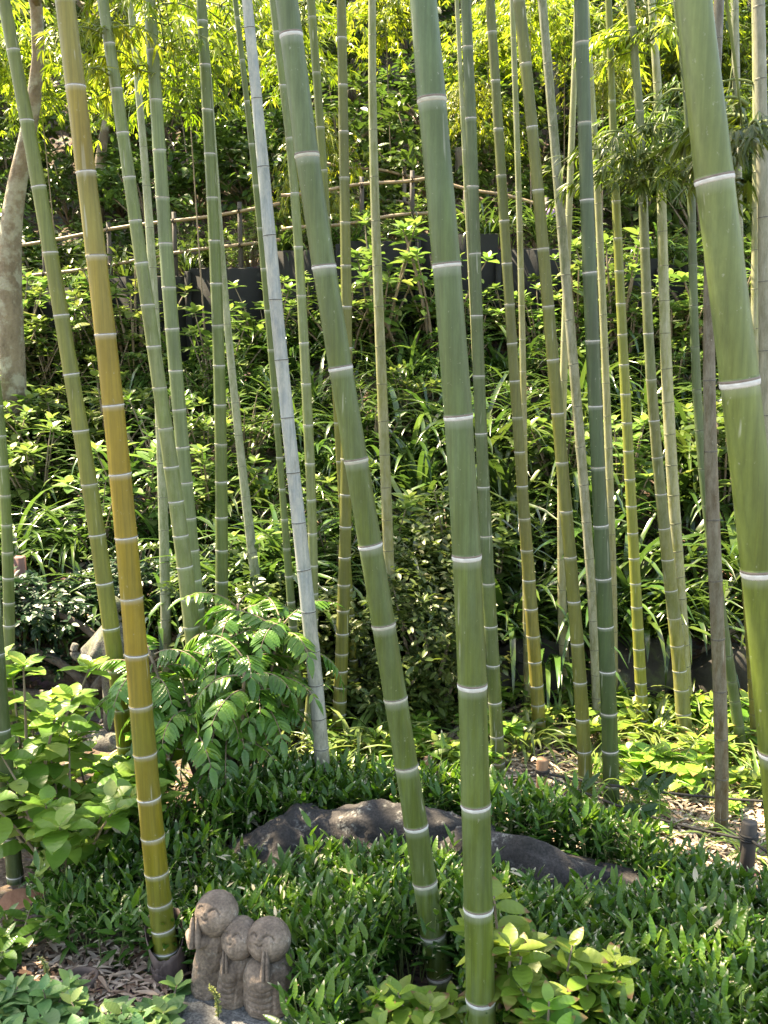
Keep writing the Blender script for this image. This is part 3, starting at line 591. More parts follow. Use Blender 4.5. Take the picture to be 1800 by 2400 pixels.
def strap_clump(n, L, Wd, spread=1.0, mat=0):
    f = MB()
    for k in range(n):
        a = rng.uniform(0, 6.283); el = rng.uniform(0.75, 1.5); ln = L * rng.uniform(0.55, 1.1); droop = rng.uniform(1.1, 2.6) * spread
        ns = 8; t = np.linspace(0, 1, ns + 1); ang = el - droop * t ** 1.4
        dx = np.cumsum(np.cos(ang)) * ln / ns; dz = np.cumsum(np.sin(ang)) * ln / ns
        side = np.array([-math.sin(a), math.cos(a), 0]); out = np.array([math.cos(a), math.sin(a), 0])
        tw = rng.uniform(-.5, .5)
        C = rng.uniform(-.04, .04, 3) * [1, 1, 0] + out * dx[:, None] + np.array([0, 0, 1.0]) * dz[:, None]
        wd = Wd * rng.uniform(.7, 1.2) * np.sin(np.pi * np.clip(0.18 + 0.82 * t, 0, 1)) ** 0.7; wd[-1] = 0.001
        sd_ = side * math.cos(tw) + np.array([0, 0, 1.0]) * math.sin(tw) * .5
        V = np.concatenate([C - sd_ * wd[:, None] / 2 + [0, 0, 0.003], C - [0, 0, 0.0], C + sd_ * wd[:, None] / 2 + [0, 0, 0.003]])
        q = np.arange(ns); F = np.concatenate([np.stack([q + o, q + 1 + o, q + 1 + o + ns + 1, q + o + ns + 1], -1) for o in (0, ns + 1)])
        f.add(V, F, mat, rng.random(), np.tile(t, 3))
    return f

def leafy_mass(n, size, rx, ry, rz, T, shell=0.45, clump=14, mat=0, droop=0.2, cut=0.0):
    """many single leaves gathered in twig clumps through an uneven ellipsoid"""
    f = MB(); nc = max(4, n // clump)
    d = rdir(nc, -0.75, 1); rad = shell + (1 - shell) * rng.random(nc) ** 0.6
    lump = 1 + 0.28 * np.sin(d[:, 0] * 5 + 1.3) * np.sin(d[:, 1] * 4.3) + 0.2 * np.sin(d[:, 2] * 7 + d[:, 0] * 3)
    c = d * (rad * lump)[:, None] * [rx, ry, rz]
    cr = 0.17 * min(rx, ry, rz) * rng.uniform(.7, 1.5, nc)
    P = np.repeat(c, clump, 0) + rdir(nc * clump) * (np.repeat(cr, clump) * rng.random(nc * clump) ** .5)[:, None]
    D = np.repeat(d, clump, 0) * .5 + rdir(nc * clump, -.6, .5) - [0, 0, droop]
    rv = np.clip(np.repeat(rng.random(nc), clump) * .6 + rng.random(nc * clump) * .4, 0, 1)
    put_leaves(f, T, P, D, np.array([0, 0, 1.0]) + rdir(nc * clump) * .6, size * rng.uniform(.6, 1.25, nc * clump), mat, rv)
    return f, c

def bamboo_spray(n, Rr, Hh, leaf, T=T_narrow, mat=0, arch=1.0):
    """arching leafy twigs: fans of narrow drooping leaves at the end of thin branchlets"""
    f, s = MB(), MB()
    for k in range(n):
        a = rng.uniform(0, 6.283); L = Rr * rng.uniform(.5, 1.1); z0 = Hh * rng.uniform(0.15, 1.0)
        t = np.linspace(0, 1, 7); out = np.array([math.cos(a), math.sin(a), 0])
        C = np.array([0, 0, z0]) + out * (L * t)[:, None] + np.array([0, 0, 1.0]) * (L * (0.45 * t - 0.75 * arch * t ** 2))[:, None]
        tube(s, C, np.linspace(.005, .0012, 7), 5, cap=False)
        for q in range(1, 7):
            nt_ = 2
            for _ in range(nt_):
                b = C[q] + rdir(1)[0] * 0.10 * Rr * rng.uniform(.3, 1.2); m_ = rng.integers(3, 6)
                aa = a + rng.uniform(-1.2, 1.2) + np.linspace(-.7, .7, m_); el = rng.uniform(-1.0, 0.0) + rng.uniform(-.25, .25, m_)
                D = np.stack([np.cos(aa) * np.cos(el), np.sin(aa) * np.cos(el), np.sin(el)], 1)
                put_leaves(f, T, np.tile(b, (m_, 1)), D, np.array([0, 0, 1.0]) + rdir(m_) * .5, leaf * rng.uniform(.6, 1.2, m_), mat)
    return f, s

def proto_plant(name, f, s, fm, sm):
    r = empty(name, (0, 0, -50)); f.build('foliage', fm, r)
    if s is not None and s.n: s.build('stems', sm, r)
    return r
PLACED = {}
def place(kind, protos, x, y, sc, label, cat, group, z=None, rz=None, used=set()):
    pr = protos[int(rng.integers(len(protos)))]
    if pr.name in used: o = copy_tree(pr)
    else: o = pr; used.add(pr.name)
    o.location = (float(x), float(y), float(hgt(x, y) - 0.01 if z is None else z)); o.rotation_euler.z = float(rng.uniform(0, 6.28) if rz is None else rz); o.scale = (sc, sc, sc * float(rng.uniform(.9, 1.1)))
    tag(o, label, cat, group); PLACED.setdefault(kind, []).append((x, y)); return o

# words that place a plant against things one can find in the picture
MARKS = [(300, 'golden bamboo'), (400, 'dull green bamboo'), (507, 'olive upright bamboo'), (665, 'chalky white bamboo'), (810, 'stout leaning bamboo'), (893, 'straw bamboo'),
         (1085, 'thickest upright bamboo'), (1215, 'yellow-footed olive bamboo'), (1300, 'brownish olive bamboo'), (1395, 'dark blue-green bamboo'), (1470, 'lime-yellow bamboo'), (1575, 'cream mottled bamboo'), (1665, 'dead brown bamboo'), (1760, 'fattest blurred bamboo'), (140, 'leaning yellow-green bamboo'), (10, 'edgemost ringed bamboo')]
SEEN_L = {}
def where(kind, x, y, bands):
    z = float(hgt(x, y)) + 0.25; px, py = proj((x, y, z))
    mx, nm = min(MARKS, key=lambda q: abs(q[0] - px)); side = 'behind' if abs(mx - px) < 16 else ('left of' if px < mx else 'right of')
    if px < -60: side, nm = 'out past', 'edgemost ringed bamboo'
    if px > 1860: side, nm = 'out past', 'fattest blurred bamboo'
    bnd = [b for lim, b in bands if y < lim][0]
    return f'{bnd}, {side} the {nm}'
SIZES = ['', 'wide-spreading ', 'lighter ', 'sparse ', 'thick ', 'ragged ']
def uniq(base, kind, x, y, bands):
    loc = where(kind, x, y, bands); k = SEEN_L.get((base, loc), 0); SEEN_L[(base, loc)] = k + 1
    return f'{base} {loc}'

# ------------------------------------------------------------------ bank: hydrangea shrubs, strap-leaved clumps, litter
BANK = [(6.1, 'at the bank foot'), (7.0, 'low on the bank'), (8.0, 'midway up the bank'), (99, 'under the dark wall')]
hyd_p = [proto_plant('hydrangea_bush', *hydrangea(rng.uniform(.5, .8), rng.uniform(.32, .45), int(rng.integers(9, 15)), 0.115), M['hyd'], M['stem']) for _ in range(7)]
strap_p = [proto_plant('strap_leaf_clump', strap_clump(int(rng.integers(38, 56)), rng.uniform(.5, .74), 0.031), None, M['strap'], None) for _ in range(6)]
def scatter(n, x0, x1, y0, y1, dmin, kinds, ok=None, tries=30):
    pts = []
    ex = [q for k in kinds for q in PLACED.get(k, [])]
    for _ in range(n):
        for _t in range(tries):
            x, y = rng.uniform(x0, x1), rng.uniform(y0, y1)
            if abs(x) > 0.9 + 0.46 * y: continue
            if ok and not ok(x, y): continue
            if all((x - a) ** 2 + (y - b) ** 2 > dmin * dmin for a, b in pts + ex): pts.append((x, y)); break
    return pts
for x, y in scatter(48, -5, 5, 5.5, 8.5, 0.42, ['hyd'], ok=lambda x, y: x < .1 or y > 7.6 or rng.random() < .45):
    place('hyd', hyd_p, x, y, rng.uniform(.7, 1.25), uniq('light hydrangea bush', 'hyd', x, y, BANK), 'bush', 'hydrangea bushes on the bank')
for x, y in scatter(185, -5, 5, 5.35, 8.9, 0.22, ['strap']):
    place('strap', strap_p, x, y, rng.uniform(.8, 1.25) * (1.25 if x > 0 and y < 7.6 else 1), uniq('dark strap-leaved clump', 'strap', x, y, BANK), 'plant', 'strap-leaved clumps on the bank')

wall_p = [proto_plant('hydrangea_bush', *hydrangea(rng.uniform(.8, 1.15), rng.uniform(.34, .46), 15, 0.10, pairs_=4), M['hyd'], M['stem']) for _ in range(4)]
for x, y in scatter(34, -4.6, 4.6, 8.4, 8.85, 0.22, ['wallhyd'], ok=lambda x, y: not (-2.0 < x < -1.35 or -.35 < x < .1)):
    place('wallhyd', wall_p, x, y, rng.uniform(.65, 1.15), uniq('tall hydrangea bush', 'wallhyd', x, y, BANK), 'bush', 'tall hydrangeas against the wall')

dark_p = [proto_plant('evergreen_bush', *hydrangea(rng.uniform(.5, .75), rng.uniform(.3, .42), 18, 0.085, T_ell, 7, 4), M['upper'], M['stem']) for _ in range(3)]
for x, y in scatter(30, -5, 5, 8.45, 8.92, 0.2, ['wd'], ok=lambda x, y: x < -2.05 or x > 1.5 or rng.random() < .30):
    place('wd', wall_p if rng.random() < .55 else dark_p, x, y, rng.uniform(1.15, 1.6), uniq('leafy bush', 'wd', x, y, [(99, 'screening the dark wall')]), 'bush', 'bushes screening the wall')
for x, y in scatter(26, -5, 5, 5.6, 8.3, 0.5, ['dk']):
    place('dk', dark_p, x, y, rng.uniform(.7, 1.1), uniq('small dark bush', 'dk', x, y, BANK), 'bush', 'dark bushes on the bank')
for x, y in ((-2.75, 7.0), (-3.15, 7.1), (-2.4, 7.25)):
    place('wd', wall_p, x, y, 1.1, uniq('leafy bush', 'wdt', x, y, [(99, 'round the pale leaning trunk')]), 'bush', 'bushes round the leaning trunk')
# dried fern on the bank and a lavender hydrangea flower head beyond the rail
def fern(nf, L, mat=0):
    f, s = MB(), MB()
    for k in range(nf):
        a = rng.uniform(0, 6.28); el = 1.0; t = np.linspace(0, 1, 16); ang = el - 1.8 * t
        out = np.array([math.cos(a), math.sin(a), 0]); C = out * np.cumsum(np.cos(ang))[:, None] * L / 16 + np.array([0, 0, 1.0]) * np.cumsum(np.sin(ang))[:, None] * L / 16
        tube(s, C, np.linspace(.003, .001, 16), 5, cap=False); side = np.array([-math.sin(a), math.cos(a), 0])
        for sg in (1, -1):
            put_leaves(f, T_lance, C[2:], side * sg + out * .35 - np.array([0, 0, .15]), np.array([0, 0, 1.0]), L * .26 * np.sin(np.pi * np.clip(t[2:] * .85 + .12, 0, 1)))
    return f, s
pf = unproj(745, 1010, 6.4)
r = empty('dried_fern', (pf[0], 6.4, hgt(pf[0], 6.4)), 'pale brown dried fern curling on the bank behind the leaning bamboo', 'fern'); f, s = fern(7, .45); f.build('fronds', M['fern_dry'], r); s.build('stalks', M['stem'], r)

# ------------------------------------------------------------------ wall, path railings
wr = empty('retaining_wall', (0, WALL_Y - .06, 2.0), 'blackened board retaining wall holding up the path on the bank', 'wall')
xk = -8.0
while xk < 8.0:
    wdt = rng.uniform(.62, .78); top = float(pathz(xk + wdt / 2)) + rng.uniform(-.03, .04); bot = top - 1.05
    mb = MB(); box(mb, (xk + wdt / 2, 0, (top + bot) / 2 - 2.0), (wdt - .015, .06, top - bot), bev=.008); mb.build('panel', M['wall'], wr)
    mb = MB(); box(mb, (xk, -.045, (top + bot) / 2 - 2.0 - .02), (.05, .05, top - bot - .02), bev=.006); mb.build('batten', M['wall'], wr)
    xk += wdt
def rail_fence(label, P0, P1, nposts, heights, postm=M['darkpost'], rr_=.015, post_h=None):
    P0 = np.array(P0); P1 = np.array(P1); r = empty('bamboo_railing', P0, label, 'railing', 'railings along the path')
    Ld = np.linalg.norm(P1 - P0); dd = (P1 - P0) / Ld
    for h in heights:
        n = 14; t = np.linspace(-.03, 1.03, n); C = dd * (t * Ld)[:, None] + np.array([0, 0, 1.0]) * (h + .012 * np.sin(t * 9 + h * 7))[:, None] + np.array([0, -.035, 0])
        mb = MB(); rad_ = rr_ * (1 + .0 * t); tube(mb, C, rad_, 10)
        o = mb.build('rail', M['pole'], r)
        nb = MB(); 
        for q in np.arange(.15, Ld, .34): 
            c_ = dd * q + np.array([0, -.035, h + .012 * math.sin(q / Ld * 9 + h * 7)]); tube(nb, np.array([c_ - dd * .004, c_, c_ + dd * .004]), [rr_, rr_ * 1.12, rr_], 10)
        nb.build('nodes', M['post'], o)
    for k in range(nposts):
        q = dd * Ld * (k + .5) / nposts; mb = MB(); hh = post_h or max(heights) + .08
        tube(mb, np.array([q + [0, 0.01, -.25], q + [0, .01, hh * .5], q + [0, .01, hh]]), [.022, .021, .02], 10); po = mb.build('post', postm, r)
        kb = MB()
        for h in heights:
            for a_ in (-.008, .008): tube(kb, np.array([q + [a_ * 1.2, .05, h - .02], q + [a_, -.06, h - .012], q + [-a_, -.062, h + .014], q + [-a_ * 1.2, .05, h + .02]]), .005, 6)
        kb.build('rope_knot', M['rope'], po)
def on(px, py, Yd): return unproj(px, py, Yd)
Yr = WALL_Y - .02
pA, pB = on(30, 655, Yr), on(640, 562, Yr)
rail_fence('two-rail bamboo railing climbing behind the golden bamboo', (pA[0], Yr, pA[2] - .27), (pB[0], Yr, pB[2] - .27), 4, (.27, .56))
pA, pB = on(672, 540, Yr), on(1025, 497, Yr)
rail_fence('bamboo railing on top of the dark wall beside the stout leaning bamboo', (pA[0], Yr, pA[2] - .2), (pB[0], Yr, pB[2] - .2), 3, (.2, .5))
pA, pB = on(1045, 430, 9.6), on(1330, 495, 9.3)
rail_fence('bamboo railing descending behind the brownish olive bamboo', (pA[0], 9.6, pA[2] - .45), (pB[0], 9.3, pB[2] - .45), 3, (.2, .45))
pA, pB = on(765, 385, 10.4), on(985, 415, 10.3)
rail_fence('low bamboo railing on the far side of the path by the straw bamboo', (pA[0], 10.4, pA[2] - .4), (pB[0], 10.3, pB[2] - .4), 3, (.12, .4), M['post'], post_h=.55)
# weathered dead stump behind the thickest bamboo
ps = on(1068, 470, 10.6); mb = MB(); zz = np.linspace(0, 1.05, 9)
tube(mb, np.stack([.05 * np.sin(zz * 2), .03 * np.sin(zz * 3), zz - .3], 1), .075 - .02 * zz, 12); o = empty('dead_tree', (ps[0], 10.6, pathz(ps[0]) + .3)); mb.build('trunk', M['post'], o)
tag(o, 'bleached dead trunk stub behind the thickest upright bamboo', 'tree trunk')

# ------------------------------------------------------------------ upper slope: shrubs, trees, leafy bamboos
UP = [(11.2, 'just above the path'), (12.6, 'low on upper slope'), (14.2, 'midway up upper slope'), (99, 'high on upper slope')]
def bush(n, size, R_, H_, T, fm, name):
    f, c = leafy_mass(n, size, R_, R_, H_, T, shell=.35); s = MB()
    for k in range(0, len(c), 3): tube(s, np.array([[0, 0, -H_ * .8], c[k] * .4 - [0, 0, H_ * .3], c[k] * .92]), [.016, .010, .003], 5)
    for q in f.v: q += np.array([0, 0, H_ * .8])
    for q in s.v: q += np.array([0, 0, H_ * .8])
    return proto_plant(name, f, s, fm, M['stem'])
up_p = [bush(620, .115, .62, .55, T_ell, M['upper'], 'evergreen_bush') for _ in range(5)]
for x, y in scatter(175, -8, 8, 10.35, 18, 0.5, ['up']):
    place('up', up_p, x, y, rng.uniform(.75, 1.3), uniq('dark evergreen bush', 'up', x, y, UP), 'bush', 'evergreen bushes on the upper slope')
hy2 = [proto_plant('hydrangea_bush', *hydrangea(rng.uniform(.55, .75), rng.uniform(.36, .45), 14, 0.11), M['hyd'], M['stem']) for _ in range(3)]
for x, y in scatter(46, -5.5, 5.5, 9.2, 11.0, 0.42, ['hyd2']):
    place('hyd2', hy2, x, y, rng.uniform(.6, .95), uniq('path-side hydrangea bush', 'hyd2', x, y, UP), 'bush', 'hydrangea bushes along the path')

for x in np.arange(-4.4, 4.4, .42):
    x = x + rng.uniform(-.15, .15); y = WALL_Y + rng.uniform(.08, .2)
    place('strapw', strap_p, x, y, rng.uniform(.7, 1.05), uniq('strap-leaved clump', 'strapw', x, y, [(99, 'on top of the dark wall')]), 'plant', 'strap-leaved clumps along the wall top')
def make_tree(name, base, H, tr, crown_c, crown_r, nleaf, leaf, fm, bm, T=T_ell, lean=(0, 0), limbs=5, label='', group=None, seed=0, trunk_pts=None, clump=14, shell=.3):
    r = empty(name, base, label, 'tree', group)
    base = np.array(base); cc = np.array(crown_c) - base; cr = np.array(crown_r)
    tb = MB()
    C = np.array(trunk_pts) - base if trunk_pts is not None else np.array([[0, 0, -.2], [lean[0] * .3, lean[1] * .3, H * .33], [lean[0] * .6 + .05, lean[1] * .6, H * .66], [lean[0], lean[1], H]])
    tt = np.linspace(0, 1, 14); Cs = np.stack([np.interp(tt, np.linspace(0, 1, len(C)), C[:, k]) for k in range(3)], 1)
    Cs[1:-1] = (Cs[:-2] + 2 * Cs[1:-1] + Cs[2:]) / 4
    tube(tb, Cs, tr * (1.3 - 1.0 * np.clip(tt * 1.3, 0, .8)), 20)
    for k in range(limbs):
        d = rdir(1, -.2, .8)[0]; e = cc + d * cr * .75; s0 = Cs[-1 - (k % 5)]
        md = (s0 + e) / 2 + [0, 0, .12 * cr[2]]
        tube(tb, np.array([s0, md, e]), [tr * .42, tr * .25, tr * .08], 8)
    tb.build('trunk', bm, r)
    f, _ = leafy_mass(nleaf, leaf, *cr, T, shell=shell, clump=clump)
    for q in f.v: q += cc
    f.build('crown', fm, r); return r
def gz(x, y): return float(hgt(x, y))
# the leaning pale trunk; its unseen crown is shaped to shade the grove front
tp = [unproj(18, 690, 7.6), unproj(22, 560, 7.6), unproj(35, 440, 7.6), unproj(75, 290, 7.5), unproj(95, 120, 7.4), unproj(88, -60, 7.2), (-2.6, 6.9, 5.2), (-2.9, 6.7, 6.2)]
tb0 = (tp[0][0] - .02, 7.6, gz(tp[0][0], 7.6))
make_tree('spreading_tree', tb0, 6, .085, (-3.2, 4.1, 6.9), (3.6, 1.6, 1.0), 8000, .17, M['tree'], M['bark'], label='leaning tree with thick pale lichened trunk at the path railing', trunk_pts=[np.array(tb0) - [0, 0, .2]] + [np.array(q) for q in tp], limbs=9)
# other trunks seen up the slope
TREES = [  # px of trunk foot, Y, H, trunk r, crown offset z, crown radii, leaf, label
 (255, 11.6, 3.4, .07, (1.9, 1.7, 1.2), 'tree with thin grey slanting trunk above the path railing', (.35, 0)),
 (1285, 12.2, 3.2, .08, (1.8, 1.6, 1.1), 'tree with forked dark trunk behind the brownish olive bamboo', (-.25, 0)),
 (1770, 10.9, 3.0, .13, (1.6, 1.5, 1.1), 'tree with stout pale lichened trunk beyond the fattest blurred bamboo', (-.1, 0)),
 (830, 15.2, 3.2, .08, (1.9, 1.7, 1.2), 'dark crowned tree behind the straw bamboo above the path', (.1, 0)),
 (560, 15.0, 3.3, .09, (2.0, 1.8, 1.2), 'dark crowned tree behind the chalky white bamboo above the path', (-.1, 0)),
 (-150, 12.5, 3.5, .1, (2.1, 1.8, 1.3), 'dark crowned tree out past the leaning trunk', (.1, 0)),
 (1100, 15.4, 3.2, .09, (2.0, 1.8, 1.2), 'dark crowned tree behind the thickest upright bamboo', (0, 0)),
 (1520, 13.4, 3.1, .09, (2.0, 1.8, 1.2), 'dark crowned tree behind the cream mottled bamboo', (.1, 0)),
 (1990, 13.0, 3.3, .1, (2.1, 1.8, 1.3), 'dark crowned tree out past the stout pale trunk', (0, 0)),
 (80, 14.5, 3.4, .1, (2.2, 1.9, 1.4), 'dark crowned tree high behind the leaning pale trunk', (0, 0)),
 (400, 15.6, 3.4, .1, (2.2, 1.9, 1.4), 'highest dark tree behind the dull green bamboo', (0, 0)),
 (950, 16.6, 3.4, .1, (2.3, 1.9, 1.4), 'highest dark tree behind the thickest upright bamboo', (0, 0)),
 (1420, 16.4, 3.4, .1, (2.3, 1.9, 1.4), 'highest dark tree behind the lime-yellow bamboo', (0, 0)),
 (1850, 16.4, 3.4, .1, (2.3, 1.9, 1.4), 'highest dark tree beyond the fattest blurred bamboo', (0, 0)),
 (-300, 16.8, 3.4, .1, (2.3, 1.9, 1.4), 'highest dark tree out past the leaning trunk', (0, 0)),
]
for (tx, tY, tH, tr_, cr_, lb, ln) in TREES:
    x = (tx - 900) / FPX * tY * 1.02; b = (x, tY, gz(x, tY))
    tH -= 1.15; make_tree('broadleaf_tree', b, tH, tr_, (x + ln[0], tY + ln[1], b[2] + tH + .45), (cr_[0] * .9, cr_[1] * .85, cr_[2] * .85), 2400, .15, M['tree'], M['bark'] if 'pale' in lb or 'grey' in lb else M['bark_dark'], lean=ln, label=lb, group='trees on the upper slope')

# leafy young bamboos hanging into the top of the view
LB = [ # px, py of the foliage middle, Y, radius, height, n twigs, culm foot px, label
 (600, 120, 9.9, .95, .9, 46, 'leafy young bamboo with bright foliage above the chalky white bamboo'),
 (430, 130, 8.3, .75, .8, 40, 'leafy young bamboo hanging over the dull green and blue-green culms'),
 (735, 450, 9.5, .55, 1.0, 30, 'leafy young bamboo glowing yellow beside the stout leaning bamboo'),
 (1140, 130, 10.8, .85, .8, 40, 'leafy young bamboo shining yellow between the slate and olive culms'),
 (1320, 100, 10.6, .8, .8, 40, 'leafy young bamboo shining yellow above the brownish olive bamboo'),
 (1480, 170, 10.7, .85, .9, 42, 'leafy young bamboo shining yellow behind the lime-yellow bamboo'),
 (1160, 330, 10.6, .5, .6, 24, 'low leafy young bamboo sunlit behind the yellow-footed olive bamboo'),
 (1660, 120, 10.9, .8, .9, 40, 'leafy young bamboo shining yellow behind the dead brown bamboo'),
 (1800, 300, 10.6, .6, .9, 30, 'leafy young bamboo beyond the fattest blurred bamboo'),
 (90, 240, 8.6, .7, .7, 42, 'leafy young bamboo glinting white in front of the leaning trunk'),
 (-60, 120, 8.6, .9, .9, 40, 'leafy young bamboo out past the leaning trunk'),
 (1240, 50, 9.8, .55, .6, 30, 'leafy young bamboo lit pale yellow beside the brownish olive bamboo top'),
 (1410, 230, 9.9, .5, .6, 30, 'leafy young bamboo lit pale yellow behind the dark blue-green bamboo'),
 (1090, 280, 10.0, .4, .5, 26, 'leafy young bamboo lit pale yellow just past the thickest bamboo'),
 (900, 60, 11.2, .8, .8, 36, 'leafy young bamboo above the straw bamboo in the shade'),
]
lbp = []
for k in range(4):
    f, s = bamboo_spray(50, 1.0, 1.0, .125, leaf_t(1, .17, 3, .3, .25, .35)); lbp.append((f.mesh('foliage'), s.mesh('branchlets')))
    lbp[-1][0].materials.append(M['bamboo_leaf']); lbp[-1][1].materials.append(M['green_stem'])
for k, (lx, ly, lY, lr, lh, nn, lb) in enumerate(LB):
    c = unproj(lx, ly, lY); r = empty('leafy_bamboo', (c[0] + .1, lY + .15, gz(c[0], lY)), lb, 'bamboo', 'leafy young bamboos behind the grove'); zb = gz(c[0], lY)
    mb = MB(); t = np.linspace(0, 1, 12); hz = c[2] + lh * .6 - zb
    tube(mb, np.stack([-.1 * t, -.15 * t, -.1 + t * (hz + .1)], 1), .008 - .005 * t, 8); mb.build('stem', M['stem'], r)
    fm_, sm_ = lbp[k % 4]
    o = link('foliage', fm_, r); o.location = (-.1, -.15, c[2] - zb - lh * .35); o.scale = (lr, lr, lh); o.rotation_euler.z = k * 1.7
    o2 = link('branchlets', sm_, r); o2.location = o.location; o2.scale = o.scale; o2.rotation_euler = o.rotation_euler

# drooping leafy branches growing from upper nodes of a few culms
def culm_branch(ci, px, py, n, Rr, Hh, leaf, Yo=0.0, mat='branch_leaf'):
    lab, pb, nodes, root = CULM_INFO[ci]; tgt = unproj(px, py, pb[1] + Yo)
    nd_ = min(nodes, key=lambda q: abs(q[0][2] - (tgt[2] + .25)))
    br = MB(); a_ = np.array(nd_[0]) - pb; e_ = tgt - pb; t = np.linspace(0, 1, 8)[:, None]
    tube(br, a_ + (e_ - a_) * t + np.array([0, 0, .12]) * np.sin(np.pi * t), np.linspace(.007, .0025, 8), 6)
    bo = br.build('branch', M['green_stem'], root)
    f, s = bamboo_spray(n, Rr, Hh, leaf, NB, arch=.8); off = e_ - np.array([0, 0, Hh * .5])
    for q in f.v: q += off
    for q in s.v: q += off
    f.build('leaves', M[mat], bo); s.build('twigs', M['green_stem'], bo)
NB = leaf_t(1, .14, 3, .3, .3, .35)
for a_ in ((2, 270, 60, 30, .5, .6), (4, 420, 230, 30, .5, .6), (5, 520, 70, 30, .55, .6), (12, 700, 120, 28, .45, .6)): culm_branch(*a_, .085, 2.1, 'bamboo_mid')
culm_branch(30, 1570, 330, 30, .40, .4, .075); culm_branch(26, 1480, 390, 26, .34, .3, .075); culm_branch(28, 1745, 345, 12, .22, .2, .06, .25); culm_branch(29, 1700, 290, 16, .34, .35, .075)
culm_branch(4, 385, 110, 12, .36, .4, .075, mat='bamboo_leaf'); culm_branch(2, 262, 130, 8, .26, .3, .075, mat='bamboo_leaf'); culm_branch(24, 1520, 60, 12, .34, .35, .08, mat='bamboo_leaf')

# ------------------------------------------------------------------ rocks
def rock(name, loc, dims, mat, label, cat, seed, rough=.16, sub=4, rz=0.0, flat=0.0, group=None, tilt=0.0):
    import bmesh
    bm = bmesh.new(); bmesh.ops.create_icosphere(bm, subdivisions=sub, radius=1)
    rr_ = random.Random(seed); planes = []
    for _ in range(22):
        d_ = Vector((rr_.gauss(0, 1), rr_.gauss(0, 1), rr_.gauss(0, 1) * .8)).normalized(); planes.append((d_, rr_.uniform(.68, .95)))
    for v in bm.verts:
        p = v.co.copy(); n = mnoise.fractal(p * 1.1 + Vector((seed, 0, 0)), 1.0, 2.0, 5); c_ = mnoise.voronoi(p * 1.3 + Vector((0, seed, 0)))[0][0]
        n2 = mnoise.fractal(p * 4.5 + Vector((seed, 2, 0)), 1.0, 2.0, 5)
        k = 1 + rough * n + .16 * (c_ - .45) + .06 * n2
        k *= min([1.12] + [h_ / max(p.dot(d_), 1e-3) for d_, h_ in planes if p.dot(d_) > .3]) * 1.1
        k += .010 * mnoise.fractal(p * 34, 1.0, 2.0, 3)
        k += .03 * mnoise.fractal(p * 11 + Vector((seed, 5, 0)), 1.0, 2.0, 4)
        q = p * k
        if flat and q.z > flat: q.z = flat + (q.z - flat) * .12
        v.co = Vector((q.x * dims[0], q.y * dims[1], q.z * dims[2]))
    me = bpy.data.meshes.new(name); bm.to_mesh(me); bm.free(); me.materials.append(mat)
    for pl in me.polygons: pl.use_smooth = True
    o = link(name, me); o.location = loc; o.rotation_euler = (0, tilt, rz)
    return tag(o, label, cat, group)
rock('rock', (-.38, 3.42, .01), (.26, .22, .20), M['rock'], 'low dark rock beside the drooping shrub', 'rock', 3.1, sub=6, group='dark rocks among the dwarf bamboo')
rock('rock', (.02, 3.44, .01), (.44, .26, .215), M['rock'], 'tallest dark rock behind the stout leaning bamboo', 'rock', 8.4, sub=6, group='dark rocks among the dwarf bamboo')
rock('rock', (.50, 3.22, .03), (.60, .24, .20), M['rock'], 'long lichen-spotted dark rock sloping down into the dwarf bamboo', 'rock', 5.7, sub=6, rz=-.38, tilt=.13, group='dark rocks among the dwarf bamboo')
k = 0
bx = -.95
BL = ['squat', 'rounded', 'tilted', 'flat-topped', 'narrow', 'blunt']
while bx < 3.6:
    wd_ = rng.uniform(.2, .36); x = bx + wd_
    rock('boulder', (x, 5.18 + rng.uniform(-.06, .06) + .12 * math.sin(x * 1.7), .10 + rng.uniform(0, .06)), (wd_, .22, rng.uniform(.2, .28)), M['boulder'], uniq(f'{BL[k % 6]} mossy boulder', 'b', x, 5.3, BANK), 'boulder', k * 3.7, sub=4, rz=rng.uniform(-.3, .3), group='boulders edging the foot of the bank')
    bx += wd_ * 1.75; k += 1

for x in np.arange(-3.3, 3.4, .36):
    x = x + rng.uniform(-.1, .1); y = 5.38 + rng.uniform(-.04, .12)
    place('strap', strap_p, x, y, rng.uniform(1.0, 1.35) if x > -1.2 else .6, uniq('drooping strap-leaved clump over the boulders', 'strapb', x, y, [(99, '')]).replace(' ,', ','), 'plant', 'strap-leaved clumps over the boulders')

